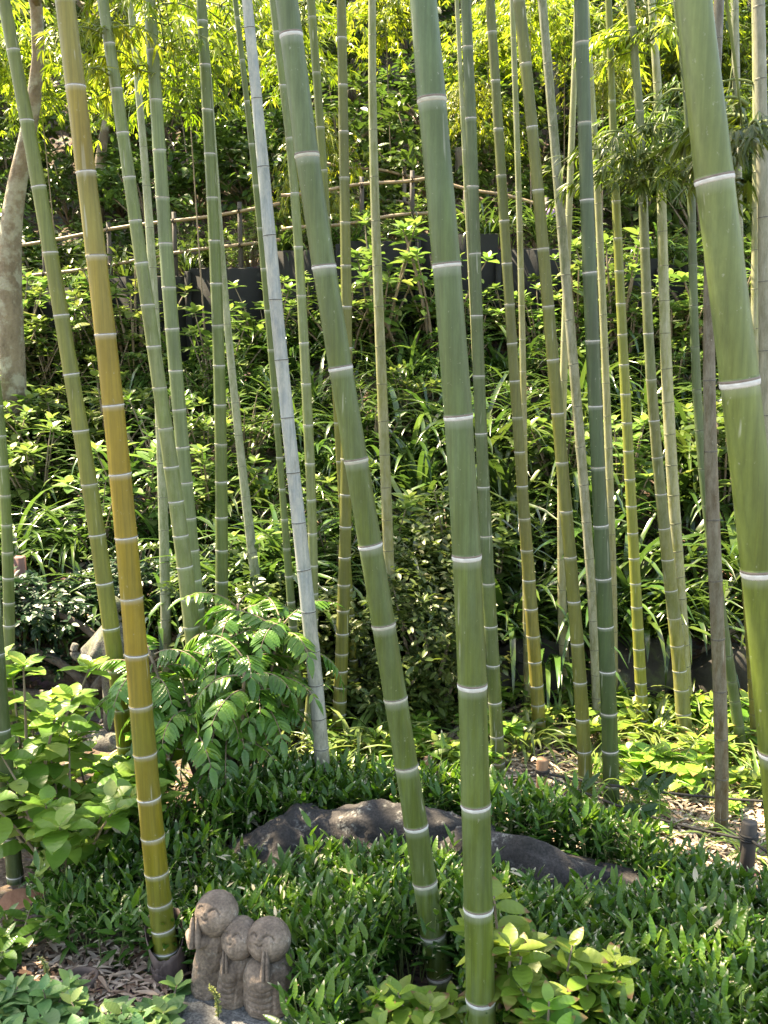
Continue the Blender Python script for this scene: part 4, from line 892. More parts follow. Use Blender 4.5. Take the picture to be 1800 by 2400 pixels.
# ------------------------------------------------------------------ dwarf bamboo ground cover
POLY = np.array([(-1.12, 2.95), (-.62, 2.84), (-.36, 2.82), (-.22, 2.55), (-.15, 1.7), (1.7, 1.7), (1.8, 2.8), (1.5, 2.92), (1.25, 3.08), (1.0, 3.36), (.62, 3.66), (.3, 3.84), (-.1, 3.98), (-.45, 3.95), (-.62, 3.75), (-1.3, 3.6)])
def inside(P, x, y):
    c = False; n = len(P)
    for i in range(n):
        x1, y1 = P[i]; x2, y2 = P[(i + 1) % n]
        if (y1 > y) != (y2 > y) and x < (x2 - x1) * (y - y1) / (y2 - y1) + x1: c = not c
    return c
ROCKS = [(-.38, 3.42, .24, .18), (.02, 3.46, .39, .22), (.52, 3.24, .46, .19)]
sp = []
while len(sp) < 6000:
    x, y = rng.uniform(-1.35, 1.9), rng.uniform(1.75, 4.1)
    if not inside(POLY, x, y): continue
    if x < -.62 and rng.random() < .55: continue
    if (y < 2.46 and -.12 < x < .60) or (y < 2.76 and -.02 < x < .26): continue
    bad = False
    for rx, ry, ra, rb_ in ROCKS:
        ca, sa = (math.cos(-.35), math.sin(-.35)) if rx > .3 else (1, 0)
        dx, dy = (x - rx) * ca + (y - ry) * sa, -(x - rx) * sa + (y - ry) * ca
        if (dx / ra) ** 2 + (dy / rb_) ** 2 < 1: bad = True
    if bad: continue
    sp.append((x, y))
sp = np.array(sp)
f = MB(); ssm = MB()
hN = .195 + .05 * np.sin(sp[:, 0] * 3.3 + 1) * np.cos(sp[:, 1] * 4.1) + .055 * rng.random(len(sp))
hN = hN + .04 * ((sp[:, 1] > 3.3) & (sp[:, 0] > .15))
hN = np.where((sp[:, 1] > 2.95) & (sp[:, 1] < 3.32) & (sp[:, 0] > -.75) & (sp[:, 0] < .9), hN * .82, hN)
tall = rng.random(len(sp)) > .985; hN = hN + tall * rng.uniform(.05, .12, len(sp))
for (x, y), h in zip(sp, hN):
    z0 = float(hgt(x, y)); ln = rng.uniform(-.07, .07, 2); tip = np.array([x + ln[0], y + ln[1], z0 + h])
    if rng.random() < .5: tube(ssm, np.array([[x, y, z0 - .01], (np.array([x, y, z0]) + tip) / 2 + [0, 0, .02], tip]), [.0022, .002, .0014], 4, cap=False)
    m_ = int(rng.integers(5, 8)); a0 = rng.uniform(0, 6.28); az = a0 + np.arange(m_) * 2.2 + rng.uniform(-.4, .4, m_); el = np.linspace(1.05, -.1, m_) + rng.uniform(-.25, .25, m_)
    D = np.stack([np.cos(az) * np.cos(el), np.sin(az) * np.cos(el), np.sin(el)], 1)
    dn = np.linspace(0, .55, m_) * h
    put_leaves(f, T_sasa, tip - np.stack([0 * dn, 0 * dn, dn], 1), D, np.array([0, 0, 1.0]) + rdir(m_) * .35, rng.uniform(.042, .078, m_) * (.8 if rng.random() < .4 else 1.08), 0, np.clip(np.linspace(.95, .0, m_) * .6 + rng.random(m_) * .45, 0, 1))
# a few withered leaves among them
n_ = 520; q = sp[rng.integers(len(sp), size=n_)]; zz = np.array([float(hgt(a, b)) for a, b in q]) + rng.uniform(.06, .25, n_)
put_leaves(f, T_sasa, np.column_stack([q, zz]), rdir(n_, -.6, .6), np.array([0, 0, 1.0]) + rdir(n_) * .6, rng.uniform(.03, .075, n_), 1)
k = f.v[-1]
tag(f.build('dwarf_bamboo_leaves', [M['sasa'], M['sasa_dry']]), 'low carpet of broad-leaved dwarf bamboo around the dark rocks', 'ground cover', kind='stuff')
tag(ssm.build('dwarf_bamboo_stalks', M['green_stem']), 'thin stalks under the carpet of dwarf bamboo leaves', 'ground cover', kind='stuff')

# ------------------------------------------------------------------ fallen leaves
def litter(n, reg, size, mats, name, label, ratio=.15, T=T_lance):
    f = MB(); x = np.zeros(0); y = np.zeros(0)
    P = []
    for (x0, x1, y0, y1, wt) in reg:
        k = int(n * wt); P.append(np.column_stack([rng.uniform(x0, x1, k), rng.uniform(y0, y1, k)]))
    P = np.concatenate(P); N = len(P); z = hgt(P[:, 0], P[:, 1]) + .012 + rng.random(N) * .022
    # follow the slope
    e = .05; gx = (hgt(P[:, 0] + e, P[:, 1]) - hgt(P[:, 0] - e, P[:, 1])) / (2 * e); gy = (hgt(P[:, 0], P[:, 1] + e) - hgt(P[:, 0], P[:, 1] - e)) / (2 * e)
    up = nrm(np.stack([-gx, -gy, np.ones(N)], 1)) + rdir(N) * .3
    a = rng.uniform(0, 6.28, N); D = np.stack([np.cos(a), np.sin(a), gx * np.cos(a) + gy * np.sin(a) + rng.uniform(-.2, .2, N)], 1)
    isd = rng.random(N) < ratio
    for mi, sel in ((0, ~isd), (1, isd)):
        put_leaves(f, T, np.column_stack([P, z])[sel], D[sel], up[sel], size * rng.uniform(.5, 1.3, sel.sum()), mi)
    return tag(f.build(name, mats), label, 'fallen leaves', kind='stuff')
litter(9500, [(-1.6, -.15, 2.0, 3.0, .5), (.1, 2.9, 3.6, 5.2, .42), (-2.6, .2, 3.6, 5.1, .1)], .072, [M['litter'], M['litter_dark']], 'fallen_bamboo_leaves', 'dry buff bamboo leaves strewn over the ground')
litter(9000, [(.35, 2.5, 3.45, 4.75, 1.0)], .075, [M['litter'], M['litter_dark']], 'sunlit_fallen_leaves', 'pale dry bamboo leaves thick on the sunny strip', ratio=.06)
litter(4200, [(-4.6, 4.6, 5.3, 9.0, 1.0)], .09, [M['litter_dark'], M['litter']], 'bank_leaf_litter', 'brown leaf litter lying on the bank', ratio=.3, T=T_ell)

# ------------------------------------------------------------------ sunny strip of herbs and grassy clumps at the foot of the bank
FOOT = [(4.35, 'near the rope'), (4.8, 'in the sunny strip'), (99, 'against the boulders')]
herb_p = [proto_plant('leafy_herb', *hydrangea(rng.uniform(.2, .32), rng.uniform(.14, .2), 6, .085, T_ovate, 5, 2), M['lime'], M['green_stem']) for _ in range(5)]
for x, y in scatter(64, -.3, 2.9, 4.1, 5.15, .17, ['herb'], ok=lambda x, y: (x < .55 and y > 4.3) or y > 4.62 or x > 1.55):
    place('herb', herb_p, x, y, rng.uniform(.7, 1.25), uniq('pale broad-leaved herb', 'herb', x, y, FOOT), 'herb', 'herbs in the sunny strip')
gr_p = [proto_plant('grassy_clump', strap_clump(26, .36, .013, 1.1), None, M['pale_strap'], None) for _ in range(4)]
for x, y in scatter(34, -.8, 2.9, 4.05, 5.1, .24, ['gr'], ok=lambda x, y: (x < .45 or y > 4.55 or x > 1.5) and not (.5 < x < .85 and y < 4.3)):
    place('gr', gr_p, x, y, rng.uniform(.7, 1.2), uniq('pale grassy clump', 'gr', x, y, FOOT), 'grass clump', 'grassy clumps in the sunny strip')
big_p = proto_plant('broad_leaved_plant', *hydrangea(.22, .2, 8, .13, T_ovate_w, 4, 1), M['lime'], M['green_stem'])
for x, y in scatter(26, .92, 2.3, 3.55, 4.7, .2, ['herb2']):
    place('gr', gr_p, x, y, rng.uniform(.5, .9), uniq('sparse pale grassy tuft', 'gr2', x, y, FOOT), 'grass clump', 'grassy clumps in the sunny strip')
for x, y in scatter(16, .95, 2.3, 3.75, 4.6, .22, ['herb2', 'herb']):
    place('herb', herb_p, x, y, rng.uniform(.45, .75), uniq('small pale herb', 'herb2', x, y, FOOT), 'herb', 'herbs in the sunny strip')
for (px, py, lb) in ((1590, 1800, 'broad round-leaved plant beside the dead brown bamboo'), (1500, 1770, 'broad round-leaved plant in front of the lime-yellow bamboo')):
    c = unproj_z(px, py + 50, 0); place('big', [big_p], c[0], c[1], .85, lb, 'plant', 'broad round-leaved plants')
# strap leaves and low bushes on the middle left ground behind the rocks
for (px, py, sc_, lb) in ((830, 1790, 1.0, 'pale strap clump behind the tallest dark rock'), (880, 1760, .9, 'pale strap clump right of the olive bamboo foot'), (680, 1740, .8, 'pale strap clump left of the chalky white bamboo foot'), (1230, 1775, .9, 'pale strap clump by the orange stake')):
    c = unproj_z(px, py, 0); r = empty('strap_leaf_clump', (c[0], c[1], 0), lb, 'plant', 'pale strap clumps on the level ground'); strap_clump(24, .42, .024, 1.1).build('foliage', M['pale_strap'], r); r.scale = (sc_,) * 3

# azalea-like shrub in the middle and other shrubs against the bank
def dome(name, label, cat, loc, n, size, rx, ry, rz_, T, fm, bm=M['stem'], group=None, nb=9, shell=.4):
    f, c = leafy_mass(n, size, rx, ry, rz_, T, shell=shell, clump=12); s = MB()
    for q in f.v: q[:, 2] = np.maximum(q[:, 2] + rz_ * .85, .02)
    for k in range(0, len(c), max(1, len(c) // nb)):
        e = c[k] * .85 + [0, 0, rz_ * .85]; tube(s, np.array([[rng.uniform(-.06, .06), rng.uniform(-.06, .06), -.05], e * .5 + rng.uniform(-.1, .1, 3), e]), [.02, .012, .004], 6)
    r = empty(name, loc, label, cat, group); f.build('foliage', fm, r); s.build('branches', bm, r); return r
c = unproj(960, 1440, 5.0); dome('azalea_bush', 'rounded fine-leaved azalea bush behind the stout leaning bamboo', 'bush', (c[0], 5.0, 0), 4200, .05, .46, .36, .48, T_ell, M['azalea'])
c = unproj(1010, 1330, 5.45); dome('azalea_bush', 'higher fine-leaved bush between the leaning and thickest bamboo', 'bush', (c[0], 5.5, .2), 3200, .052, .42, .34, .45, T_ell, M['azalea'])
c = unproj(640, 1600, 4.95); dome('evergreen_bush', 'small dark bush at the feet of the chalky white bamboo', 'bush', (c[0], 4.95, 0), 2200, .055, .42, .3, .36, T_ell, M['azalea'])
c = unproj(890, 1650, 4.75); dome('evergreen_bush', 'low bush behind the foot of the olive bamboo', 'bush', (c[0] + .05, 4.85, 0), 1500, .06, .34, .25, .22, T_ell, M['azalea'])
c = unproj(560, 1450, 5.1); dome('evergreen_bush', 'dark bush behind the slim pale grey-green bamboo foot', 'bush', (c[0], 5.15, 0), 2600, .06, .4, .32, .45, T_ell, M['upper'])
# dark clipped-looking tree left of the lantern, with low crooked limbs
r = empty('camellia_bush', (-1.95, 5.15, 0), 'dark glossy layered bush with crooked limbs left of the stone lantern', 'bush')
f = MB()
for (ax_, ay_, az_, rx, ry, rz_, n) in ((-.25, .0, .62, .60, .4, .13, 2600), (.25, .3, .50, .40, .25, .12, 1700), (-.65, .05, .45, .5, .35, .13, 1700), (.55, .3, .66, .3, .25, .12, 1000), (-.3, -.1, .32, .55, .3, .10, 1600), (-.35, .15, .15, .7, .3, .14, 1800), (.5, .4, .2, .4, .2, .2, 1200), (.95, .35, .5, .3, .2, .25, 1400)):
    g_, _ = leafy_mass(n, .055, rx, ry, rz_ * 1.3, T_ell, shell=.2, clump=12, droop=.05)
    for q in g_.v: q += np.array([ax_, ay_, az_])
    for a_ in ('v', 'm', 'a', 'b'): getattr(f, a_).extend(getattr(g_, a_))
    f.f.extend([q + f.n for q in g_.f]); f.n += g_.n
f.build('foliage', M['dark'], r)
tb = MB()
for C in ([(.35, 0, -.05), (.33, 0, .15), (.15, 0, .3), (-.2, 0, .42), (-.55, 0, .5)], [(.35, 0, .1), (.5, 0, .3), (.3, 0, .5), (.0, 0, .62)], [(.33, 0, .06), (-.05, -.05, .12), (-.5, -.05, .13), (-.85, 0, .2)]):
    C = np.array(C); t = np.linspace(0, 1, 12); Cs = np.stack([np.interp(t, np.linspace(0, 1, len(C)), C[:, k]) for k in range(3)], 1); Cs[1:-1] = (Cs[:-2] + Cs[1:-1] * 2 + Cs[2:]) / 4; tube(tb, Cs, .032 - .02 * t, 9)
tb.build('trunk', M['bark_dark'], r)

# ------------------------------------------------------------------ mahonia: drooping pinnate fronds
r = empty('mahonia_bush', (-.66, 3.98, 0), 'drooping shrub with long feathery toothed fronds behind the golden bamboo', 'bush')
f, s = MB(), MB()
def pinnate(base, az, el, L, droop, nl=8, wid=.1):
    t = np.linspace(0, 1, 14); ang = el - droop * t ** 1.3; out = np.array([math.cos(az), math.sin(az), 0])
    C = base + out * np.cumsum(np.cos(ang))[:, None] * L / 14 + np.array([0, 0, 1.0]) * np.cumsum(np.sin(ang))[:, None] * L / 14
    tube(s, C, np.linspace(.004, .0015, 14), 5, cap=False)
    T_ = nrm(np.gradient(C, axis=0)); side = np.array([-math.sin(az), math.cos(az), 0]); upv = nrm(np.cross(side, T_)); upv *= np.sign(upv[:, 2:3] + 1e-6)
    idx = np.linspace(2, 12, nl).astype(int); rv = rng.random() * .55
    for sg in (1, -1):
        D = side * sg + T_[idx] * .55 - np.array([0, 0, .28]); sz = wid * np.sin(np.pi * np.linspace(.25, .85, nl)) ** .5 * rng.uniform(.9, 1.1, nl)
        put_leaves(f, T_leaflet, C[idx], D, upv[idx] + rdir(nl) * .12, sz, 0, np.clip(rv + rng.random(nl) * .45, 0, 1))
    put_leaves(f, T_leaflet, C[-1:], T_[-1:], upv[-1:], wid * 1.05, 0, rv)
for k in range(19):
    a = rng.uniform(0, 6.28); rad = rng.uniform(.0, .30); h = rng.uniform(.40, .95) * (1 - .35 * rad)
    tip = np.array([rad * math.cos(a) * 1.1, rad * math.sin(a) * .8, h]); t = np.linspace(0, 1, 6)[:, None]
    tube(s, np.array([rad * .3 * math.cos(a), rad * .3 * math.sin(a), -.03]) * (1 - t) + tip * t, np.linspace(.013, .006, 6), 7)
    a1 = rng.uniform(0, 6.28)
    for j in range(9): pinnate(tip - [0, 0, .02 * j], a1 + j * 2.4, rng.uniform(.3, 1.0) - j * .06, rng.uniform(.22, .34), rng.uniform(1.0, 2.0), 9, rng.uniform(.07, .092))
f.build('foliage', M['mahonia'], r); s.build('stems', M['stem'], r)

# ------------------------------------------------------------------ near hydrangea on the viewer's side of the lantern
def near_hyd(label, x, y, H, Rr, nst, leaf, mat='hyd_near', T=T_ovate_w, pr=3, ros=8, cat='bush', name='hydrangea_bush', group=None):
    f, s = hydrangea(H, Rr, nst, leaf, T, ros, pr); r = empty(name, (x, y, gz(x, y)), label, cat, group); f.build('foliage', M[mat], r); s.build('stems', M['stem'], r); return r
c = unproj_z(150, 2090, 0); near_hyd('broad-leaved hydrangea with bare forked stems around the deep green bamboo', c[0] + .02, c[1] + .02, .64, .36, 19, .125, pr=2, group='near hydrangeas')
c = unproj_z(40, 2020, 0); near_hyd('tall hydrangea with pale sunlit leaves at the view edge', c[0], c[1] + .15, .90, .32, 16, .125, pr=2, group='near hydrangeas')
c = unproj_z(225, 1960, 0); near_hyd('hydrangea with yellowing leaves in front of the stone lantern', c[0], c[1], .38, .26, 11, .11, pr=2, group='near hydrangeas')
c = unproj_z(290, 1990, 0); near_hyd('smaller hydrangea tucked behind the golden bamboo', c[0] + .05, c[1] + .25, .5, .24, 9, .11, group='near hydrangeas')
# dark toothed low plant and herbs at the lower edge
LOWP = [((40, 2240), .2, .15, 7, .09, 'mahonia', 'dark glossy low plant with leaning leaves by the bare stems'),
        ((130, 2190), .18, .12, 5, .085, 'mahonia', 'dark glossy low plant at the foot of the deep green bamboo'),
        ((330, 2160), .16, .14, 8, .075, 'sasa', 'small green plant behind the sheathed bamboo foot'),
        ((245, 2130), .22, .16, 9, .08, 'sasa', 'bushy green plant beneath the yellowing hydrangea')]
for (pp, H, Rr, n, lf, mt, lb) in LOWP:
    c = unproj_z(*pp, 0); near_hyd(lb, c[0], c[1], H, Rr, n, lf, mt, T_ell, 2, 5, 'plant', 'leafy_plant', 'low leafy plants')
FG = [((30, 2420), .13, .11, 7, .085, 'leafy plant in the lowest corner with soft blue-green leaves'), ((120, 2400), .12, .11, 7, .08, 'soft blue-green leafy plant below the clay rim'),
      ((215, 2440), .13, .12, 8, .085, 'wide soft-leaved plant under the clay rim'), ((290, 2470), .12, .1, 6, .08, 'soft-leaved plant next to the slab edge'), ((395, 2400), .14, .07, 4, .085, 'bright sprig leaning over the grey slab'),
      ((20, 2520), .16, .12, 7, .085, 'nearest soft-leaved plant at the bottom edge'), ((370, 2500), .1, .1, 6, .075, 'low bright plant before the slab'), ((160, 2540), .15, .13, 7, .085, 'nearest wide plant at the bottom edge')]
M['soft'] = leaf_mat('soft blue green leaf', [(0.06, 0.15, 0.05), (0.09, 0.2, 0.065), (0.14, 0.25, 0.075), (0.26, 0.32, 0.09)], 0.45, 0.3)
for (pp, H, Rr, n, lf, lb) in FG:
    c = unproj_z(*pp, 0); near_hyd(lb, c[0], c[1], H, Rr, n, lf, 'soft', T_ovate, 1, 5, 'plant', 'leafy_plant', 'soft-leaved plants at the lower edge')
FR = [((985, 2480), .26, .12, 10, .092, 'lime-leaved hydrangea at the foot of the stout leaning bamboo'), ((1185, 2460), .56, .11, 11, .098, 'taller lime-leaved hydrangea just beside the thickest bamboo'),
      ((1290, 2500), .40, .16, 13, .098, 'lime-leaved hydrangea with browned leaf tips'), ((1400, 2480), .36, .12, 9, .095, 'outermost lime-leaved hydrangea by the dwarf bamboo'), ((925, 2540), .24, .14, 10, .09, 'low lime-leaved hydrangea nearest the small statues'), ((1790, 2490), .26, .08, 4, .1, 'single lime-leaved sprig in the lower corner'), ((1275, 2590), .34, .12, 9, .095, 'lime-leaved hydrangea nearest the viewer')]
for (pp, H, Rr, n, lf, lb) in FR:
    c = unproj_z(*pp, 0); near_hyd(lb, c[0], c[1], H, Rr, n, lf, 'lime', T_ovate, 2, 6, 'bush', 'hydrangea_bush', 'lime-leaved hydrangeas at the lower edge')
# two seed spikes
for (px, py, h, lb) in ((110, 2330, .13, 'yellow-green flower spike above the soft-leaved plants'), (510, 2420, .14, 'green seed spike in front of the grey slab')):
    c = unproj_z(px, py, 0); r = empty('flower_spike', (c[0], c[1], gz(c[0], c[1])), lb, 'flower', 'flower spikes'); s = MB(); C = np.array([[0, 0, 0], [.005, 0, h * .5], [.0, 0, h * .85], [-.02, 0, h]]); tube(s, C, .002, 6); s.build('stem', M['green_stem'], r)
    f = MB(); t = rng.uniform(.35, 1, 130); P = np.stack([np.interp(t, [0, .5, .85, 1], C[:, k]) for k in range(3)], 1); put_leaves(f, T_small, P, rdir(130, -.3, .6), rdir(130), .012, 0); f.build('florets', M['flower'], r)
# small wild seedlings on the litter
c = unproj_z(285, 2270, 0); near_hyd('tiny seedling on the fallen leaves before the sheathed bamboo', c[0], c[1], .05, .04, 4, .03, 'sasa', T_ovate, 1, 4, 'plant', 'leafy_plant', 'low leafy plants')
# lone dwarf bamboo shoots rising against the sunlit ground
for (px, lb) in ((1365, 'tall dwarf bamboo sprig against the sunlit ground'), (1500, 'tallest dwarf bamboo sprig before the lime-yellow bamboo'), (1545, 'tall dwarf bamboo sprig left of the dead brown bamboo')):
    c = unproj(px, 1850, 3.45); z0 = gz(c[0], 3.45); hh = c[2] - z0; r = empty('dwarf_bamboo_sprig', (c[0], 3.45, z0), lb, 'plant', 'dwarf bamboo sprigs'); s = MB(); tube(s, np.array([[0, 0, 0], [.01, 0, hh * .6], [0, 0, hh]]), .002, 5); s.build('stalk', M['green_stem'], r)
    f = MB(); a = np.array([.2, 1.2, 2.3, 2.9, 3.3]); put_leaves(f, T_sasa, np.array([[0, 0, hh]]) - np.array([[0, 0, .02]]) * np.arange(5)[:, None], np.stack([np.cos(a), .3 * np.sin(a * 2), np.array([.9, 1.4, .8, -.2, -.5])], 1), np.array([0, -1.0, .5]), .095, 0, .2); f.build('foliage', M['sasa'], r)

# ------------------------------------------------------------------ stone lantern
yl = 4.75; c = unproj(268, 1560, yl); zt = c[2]
lr = empty('stone_lantern', (c[0], yl, gz(c[0], yl)), 'weathered stone lantern with upturned roof corners behind the yellow bamboos', 'lantern'); z0 = gz(c[0], yl)
ze = unproj(255, 1545, yl)[2] - z0      # eave height above ground
mb = MB(); tube(mb, np.array([[0, 0, -.05], [0, 0, .04], [0, 0, .06], [0, 0, .075]]), [.15, .15, .13, .09], 24); mb.build('base', M['lantern'], lr)
mb = MB(); tube(mb, np.array([[0, 0, .07], [0, 0, ze * .5], [0, 0, ze - .04], [0, 0, ze - .03]]), [.072, .066, .07, .075], 6); mb.build('shaft', M['lantern'], lr)
def roof_s(u, v_):  # six-sided roof: u around, v from centre to eave
    a = u * 2 * math.pi; cor = abs(math.cos(3 * a)) ** 6
    rad = .135 * v_ * (1 + .25 * cor * v_ ** 2); h = .215 * (1 - v_ ** 1.6) ** .8 if v_ < 1 else 0
    return (rad * math.cos(a), rad * math.sin(a), h + .05 * cor * v_ ** 6)
mb = MB(); nu, nv = 72, 16; V = [roof_s(i_ / nu, (j_ + .001) / nv) for j_ in range(nv + 1) for i_ in range(nu)]
V += [(x_, y_, z_ - .035) for x_, y_, z_ in V[-nu:]] + [(x_ * .5, y_ * .5, -.035) for x_, y_, z_ in V[nv * nu:(nv + 1) * nu]]
F = [(j_ * nu + i_, j_ * nu + (i_ + 1) % nu, (j_ + 1) * nu + (i_ + 1) % nu, (j_ + 1) * nu + i_) for j_ in range(nv + 2) for i_ in range(nu)]
mb.add(np.array(V) + [0, 0, ze], np.array(F)[:, ::-1]); ro = mb.build('roof', M['lantern'], lr)
for k in range(6):
    a = k * math.pi / 3; mb = MB(); t = np.linspace(0, 1, 10); rr_ = .145 + .055 * np.sin(t * 2.2); hh = .005 + .075 * t - .02 * np.sin(t * 3.1)
    tube(mb, np.stack([rr_ * math.cos(a), rr_ * math.sin(a), hh + ze], 1), np.linspace(.026, .017, 10) , 10); mb.build('corner_scroll', M['lantern'], ro)
mb = MB(); zz = np.linspace(0, 1, 12); tube(mb, np.stack([zz * 0, zz * 0, ze + .20 + zz * .14], 1), [.045, .05, .035, .03, .045, .055, .058, .055, .048, .036, .02, .004], 18); mb.build('finial', M['lantern'], lr)
# red-brown post left of the dark bush
c = unproj(46, 1345, 5.45); zg = gz(c[0], 5.45); mb = MB(); box(mb, (0, 0, (c[2] - zg) / 2), (.06, .06, c[2] - zg + .2), bev=.004); o = mb.build('wooden_post', M['redpost']); o.location = (c[0], 5.45, zg); tag(o, 'square red-brown post standing behind the dark glossy bush', 'post')

# ------------------------------------------------------------------ grey slab and the three small stone statues
import bmesh
c = unproj_z(545, 2400, .03)
def slab(name, loc, outline, th, mat, label):
    bm = bmesh.new(); n = len(outline); rings = []
    o2 = []
    for k in range(n):   # rounded, subdivided outline
        p0, p1 = np.array(outline[k]), np.array(outline[(k + 1) % n])
        for t in np.linspace(0, 1, 7)[:-1]: o2.append(p0 + (p1 - p0) * t)
    o2 = np.array(o2)
    for _ in range(3): o2 = (np.roll(o2, 1, 0) + 2 * o2 + np.roll(o2, -1, 0)) / 4
    for (sc_, z) in ((1.02, -.06), (1.0, th * .5), (.985, th * .85), (.95, th), (.8, th), (.6, th), (.4, th), (.2, th), (.02, th)):
        ring = []
        for q in o2:
            x, y = q * sc_; ns = mnoise.fractal(Vector((x * 9 + 3, y * 9, z * 9)), 1, 2, 4)
            ring.append(bm.verts.new((x + .008 * ns, y + .008 * ns, z + (.004 if z >= th else .01) * ns)))
        rings.append(ring)
    for a_, b_ in zip(rings[:-1], rings[1:]):
        for k in range(len(a_)): bm.faces.new((a_[k], a_[(k + 1) % len(a_)], b_[(k + 1) % len(a_)], b_[k]))
    bm.faces.new(rings[-1])
    me = bpy.data.meshes.new(name); bm.to_mesh(me); bm.free(); me.materials.append(mat)
    for pl in me.polygons: pl.use_smooth = True
    o = link(name, me); o.location = loc; return tag(o, label, 'stone slab')
def slabpt(px, py): q = unproj_z(px, py, .045); return (q[0], q[1])
so = np.array([slabpt(402, 2318), slabpt(470, 2300), slabpt(560, 2310), slabpt(640, 2345), slabpt(712, 2385), slabpt(700, 2450), slabpt(560, 2480), slabpt(420, 2470), slabpt(372, 2400)])
sc0 = so.mean(0); slab('stone_slab', (sc0[0], sc0[1], 0), so - sc0, .05, M['slab'], 'flat grey stone slab carrying the three small statues')

def statue(label, base_px, head_px, hr, bw, hands, robe, faceyaw, roll, lean=0.0):
    """hr head radii (metres, wide/high), bw body half width; faces look up to the left"""
    b = unproj_z(base_px[0], base_px[1], .05); Ys = b[1] + bw * .85
    hc = unproj(head_px[0], head_px[1], Ys - .005); root = empty('jizo_statue', (b[0], Ys, .048), label, 'statue', 'small stone statues on the slab')
    H = hc - np.array([b[0], Ys, .048]); neck = H[2] - hr[1] * .82
    toc = nrm(np.array([0, 0, CAMZ]) - hc); rt = np.array([1.0, 0, 0]); rt = nrm(rt - toc * rt.dot(toc)); upc = np.cross(toc, rt)
    # ---- body: continuous shape with robe grooves
    nu, nv = 96, 60; V = []; fa = math.atan2(-1, faceyaw)   # facing azimuth in plan
    for j_ in range(nv + 1):
        t = j_ / nv; z = t * neck
        prof = np.interp(t, [0, .04, .12, .35, .6, .8, .92, 1], [.90, .98, 1.0, 1.0, .98, .93, .84, .70])
        cx_ = lean * t ** 1.5 * neck + H[0] * t ** 1.4; cy_ = H[1] * t ** 1.4
        for i_ in range(nu):
            a = i_ / nu * 2 * math.pi; da = (a - fa + math.pi) % (2 * math.pi) - math.pi; gdep = 0
            if robe:
                # sleeve edges running down on both sides of the hands, curved folds between, hem arc at the feet
                for s_ in (-1, 1):
                    gdep += .0075 * math.exp(-((da - s_ * .62) / .045) ** 2) * (1 if .04 < t < .78 else 0)
                if abs(da) < .6:
                    for q in (.62, .50, .38, .27): gdep += .0065 * math.exp(-((t - q + .05 * math.cos(da * 2.4)) / .013) ** 2)
                gdep += .007 * math.exp(-((t - .06 - .02 * math.cos(da * 7)) / .012) ** 2) * (1 if abs(da) < 1.2 else 0)
                gdep -= .010 * math.exp(-(da / .5) ** 2) * math.exp(-((t - .72) / .16) ** 2)
            nz = .0032 * mnoise.fractal(Vector((math.cos(a) * 3, math.sin(a) * 3, z * 40)), 1, 2, 4)
            r_ = bw * prof * (1 + .05 * math.cos(2 * da)) - gdep + nz
            V.append((cx_ + r_ * math.cos(a), cy_ + r_ * .92 * math.sin(a), z))
    V.append((V[-nu][0] * 0 + H[0], H[1], neck + .004)); V.append((0, 0, 0))
    F = [(j_ * nu + i_, j_ * nu + (i_ + 1) % nu, (j_ + 1) * nu + (i_ + 1) % nu, (j_ + 1) * nu + i_) for j_ in range(nv) for i_ in range(nu)]
    mb = MB(); mb.add(np.array(V), np.array(F)); top = nv * nu
    mb.f.append(np.array([(top + i_, top + (i_ + 1) % nu, (nv + 1) * nu) for i_ in range(nu)])); mb.m.append(np.zeros(nu, int))
    mb.build('body', M['statue'], root)
    # ---- head: smooth stone ball with closed smiling eyes, nose and small mouth carved in
    Fv = nrm(faceyaw * rt + .10 * upc + toc * math.sqrt(max(.05, 1 - faceyaw ** 2 - .01))); Uv = upc + math.tan(roll) * rt; Uv = nrm(Uv - Fv * Uv.dot(Fv)); Rv = np.cross(Uv, Fv)   # Rv: viewer-right on the face
    def arc(cx_, cy_, w_, h_, n=15, sgn=1): x = np.linspace(-w_, w_, n); return np.stack([cx_ + x, cy_ + sgn * (h_ * (1 - (x / w_) ** 2))], 1)
    curves = [(arc(-.36, .0, .17, .13), .036, .13), (arc(.40, -.01, .23, .16), .036, .13), (arc(.0, -.34, .13, -.09), .036, .13)]
    nu, nv = 160, 120; V = []
    for j_ in range(nv + 1):
        th = math.pi * j_ / nv
        for i_ in range(nu):
            ph = 2 * math.pi * i_ / nu; lx, ly, lz = math.sin(th) * math.sin(ph), math.cos(th), math.sin(th) * math.cos(ph)
            dis = 0
            if lz > .2:
                for cv, sg, dp in curves:
                    d2 = np.min((cv[:, 0] - lx) ** 2 + (cv[:, 1] - ly) ** 2); dis -= dp * math.exp(-d2 / sg ** 2)
                dis += .11 * math.exp(-(lx / .08) ** 2 - ((ly + .10) / .085) ** 2)                       # nose
                dis += .035 * math.exp(-(lx / .055) ** 2) * (1 if -.05 < ly < .3 else 0) * math.exp(-((ly - .1) / .14) ** 2)
                dis += .022 * math.exp(-((abs(lx) - .2) / .1) ** 2 - ((ly - .2) / .05) ** 2)               # brow
                dis += .03 * math.exp(-((abs(lx) - .42) / .16) ** 2 - ((ly + .2) / .15) ** 2)              # cheek
            rr_ = 1 + dis + .018 * mnoise.fractal(Vector((lx * 3, ly * 3, lz * 3 + base_px[0])), 1, 2, 5)
            P_ = (Rv * lx * hr[0] + Uv * ly * hr[1] + Fv * lz * hr[0] * .95) * rr_
            V.append(P_)
    F = [(j_ * nu + i_, (j_ + 1) * nu + i_, (j_ + 1) * nu + (i_ + 1) % nu, j_ * nu + (i_ + 1) % nu) for j_ in range(nv) for i_ in range(nu)]
    mb = MB(); mb.add(np.array(V), np.array(F)); ho = mb.build('head', M['statue'], root); ho.location = tuple(H)
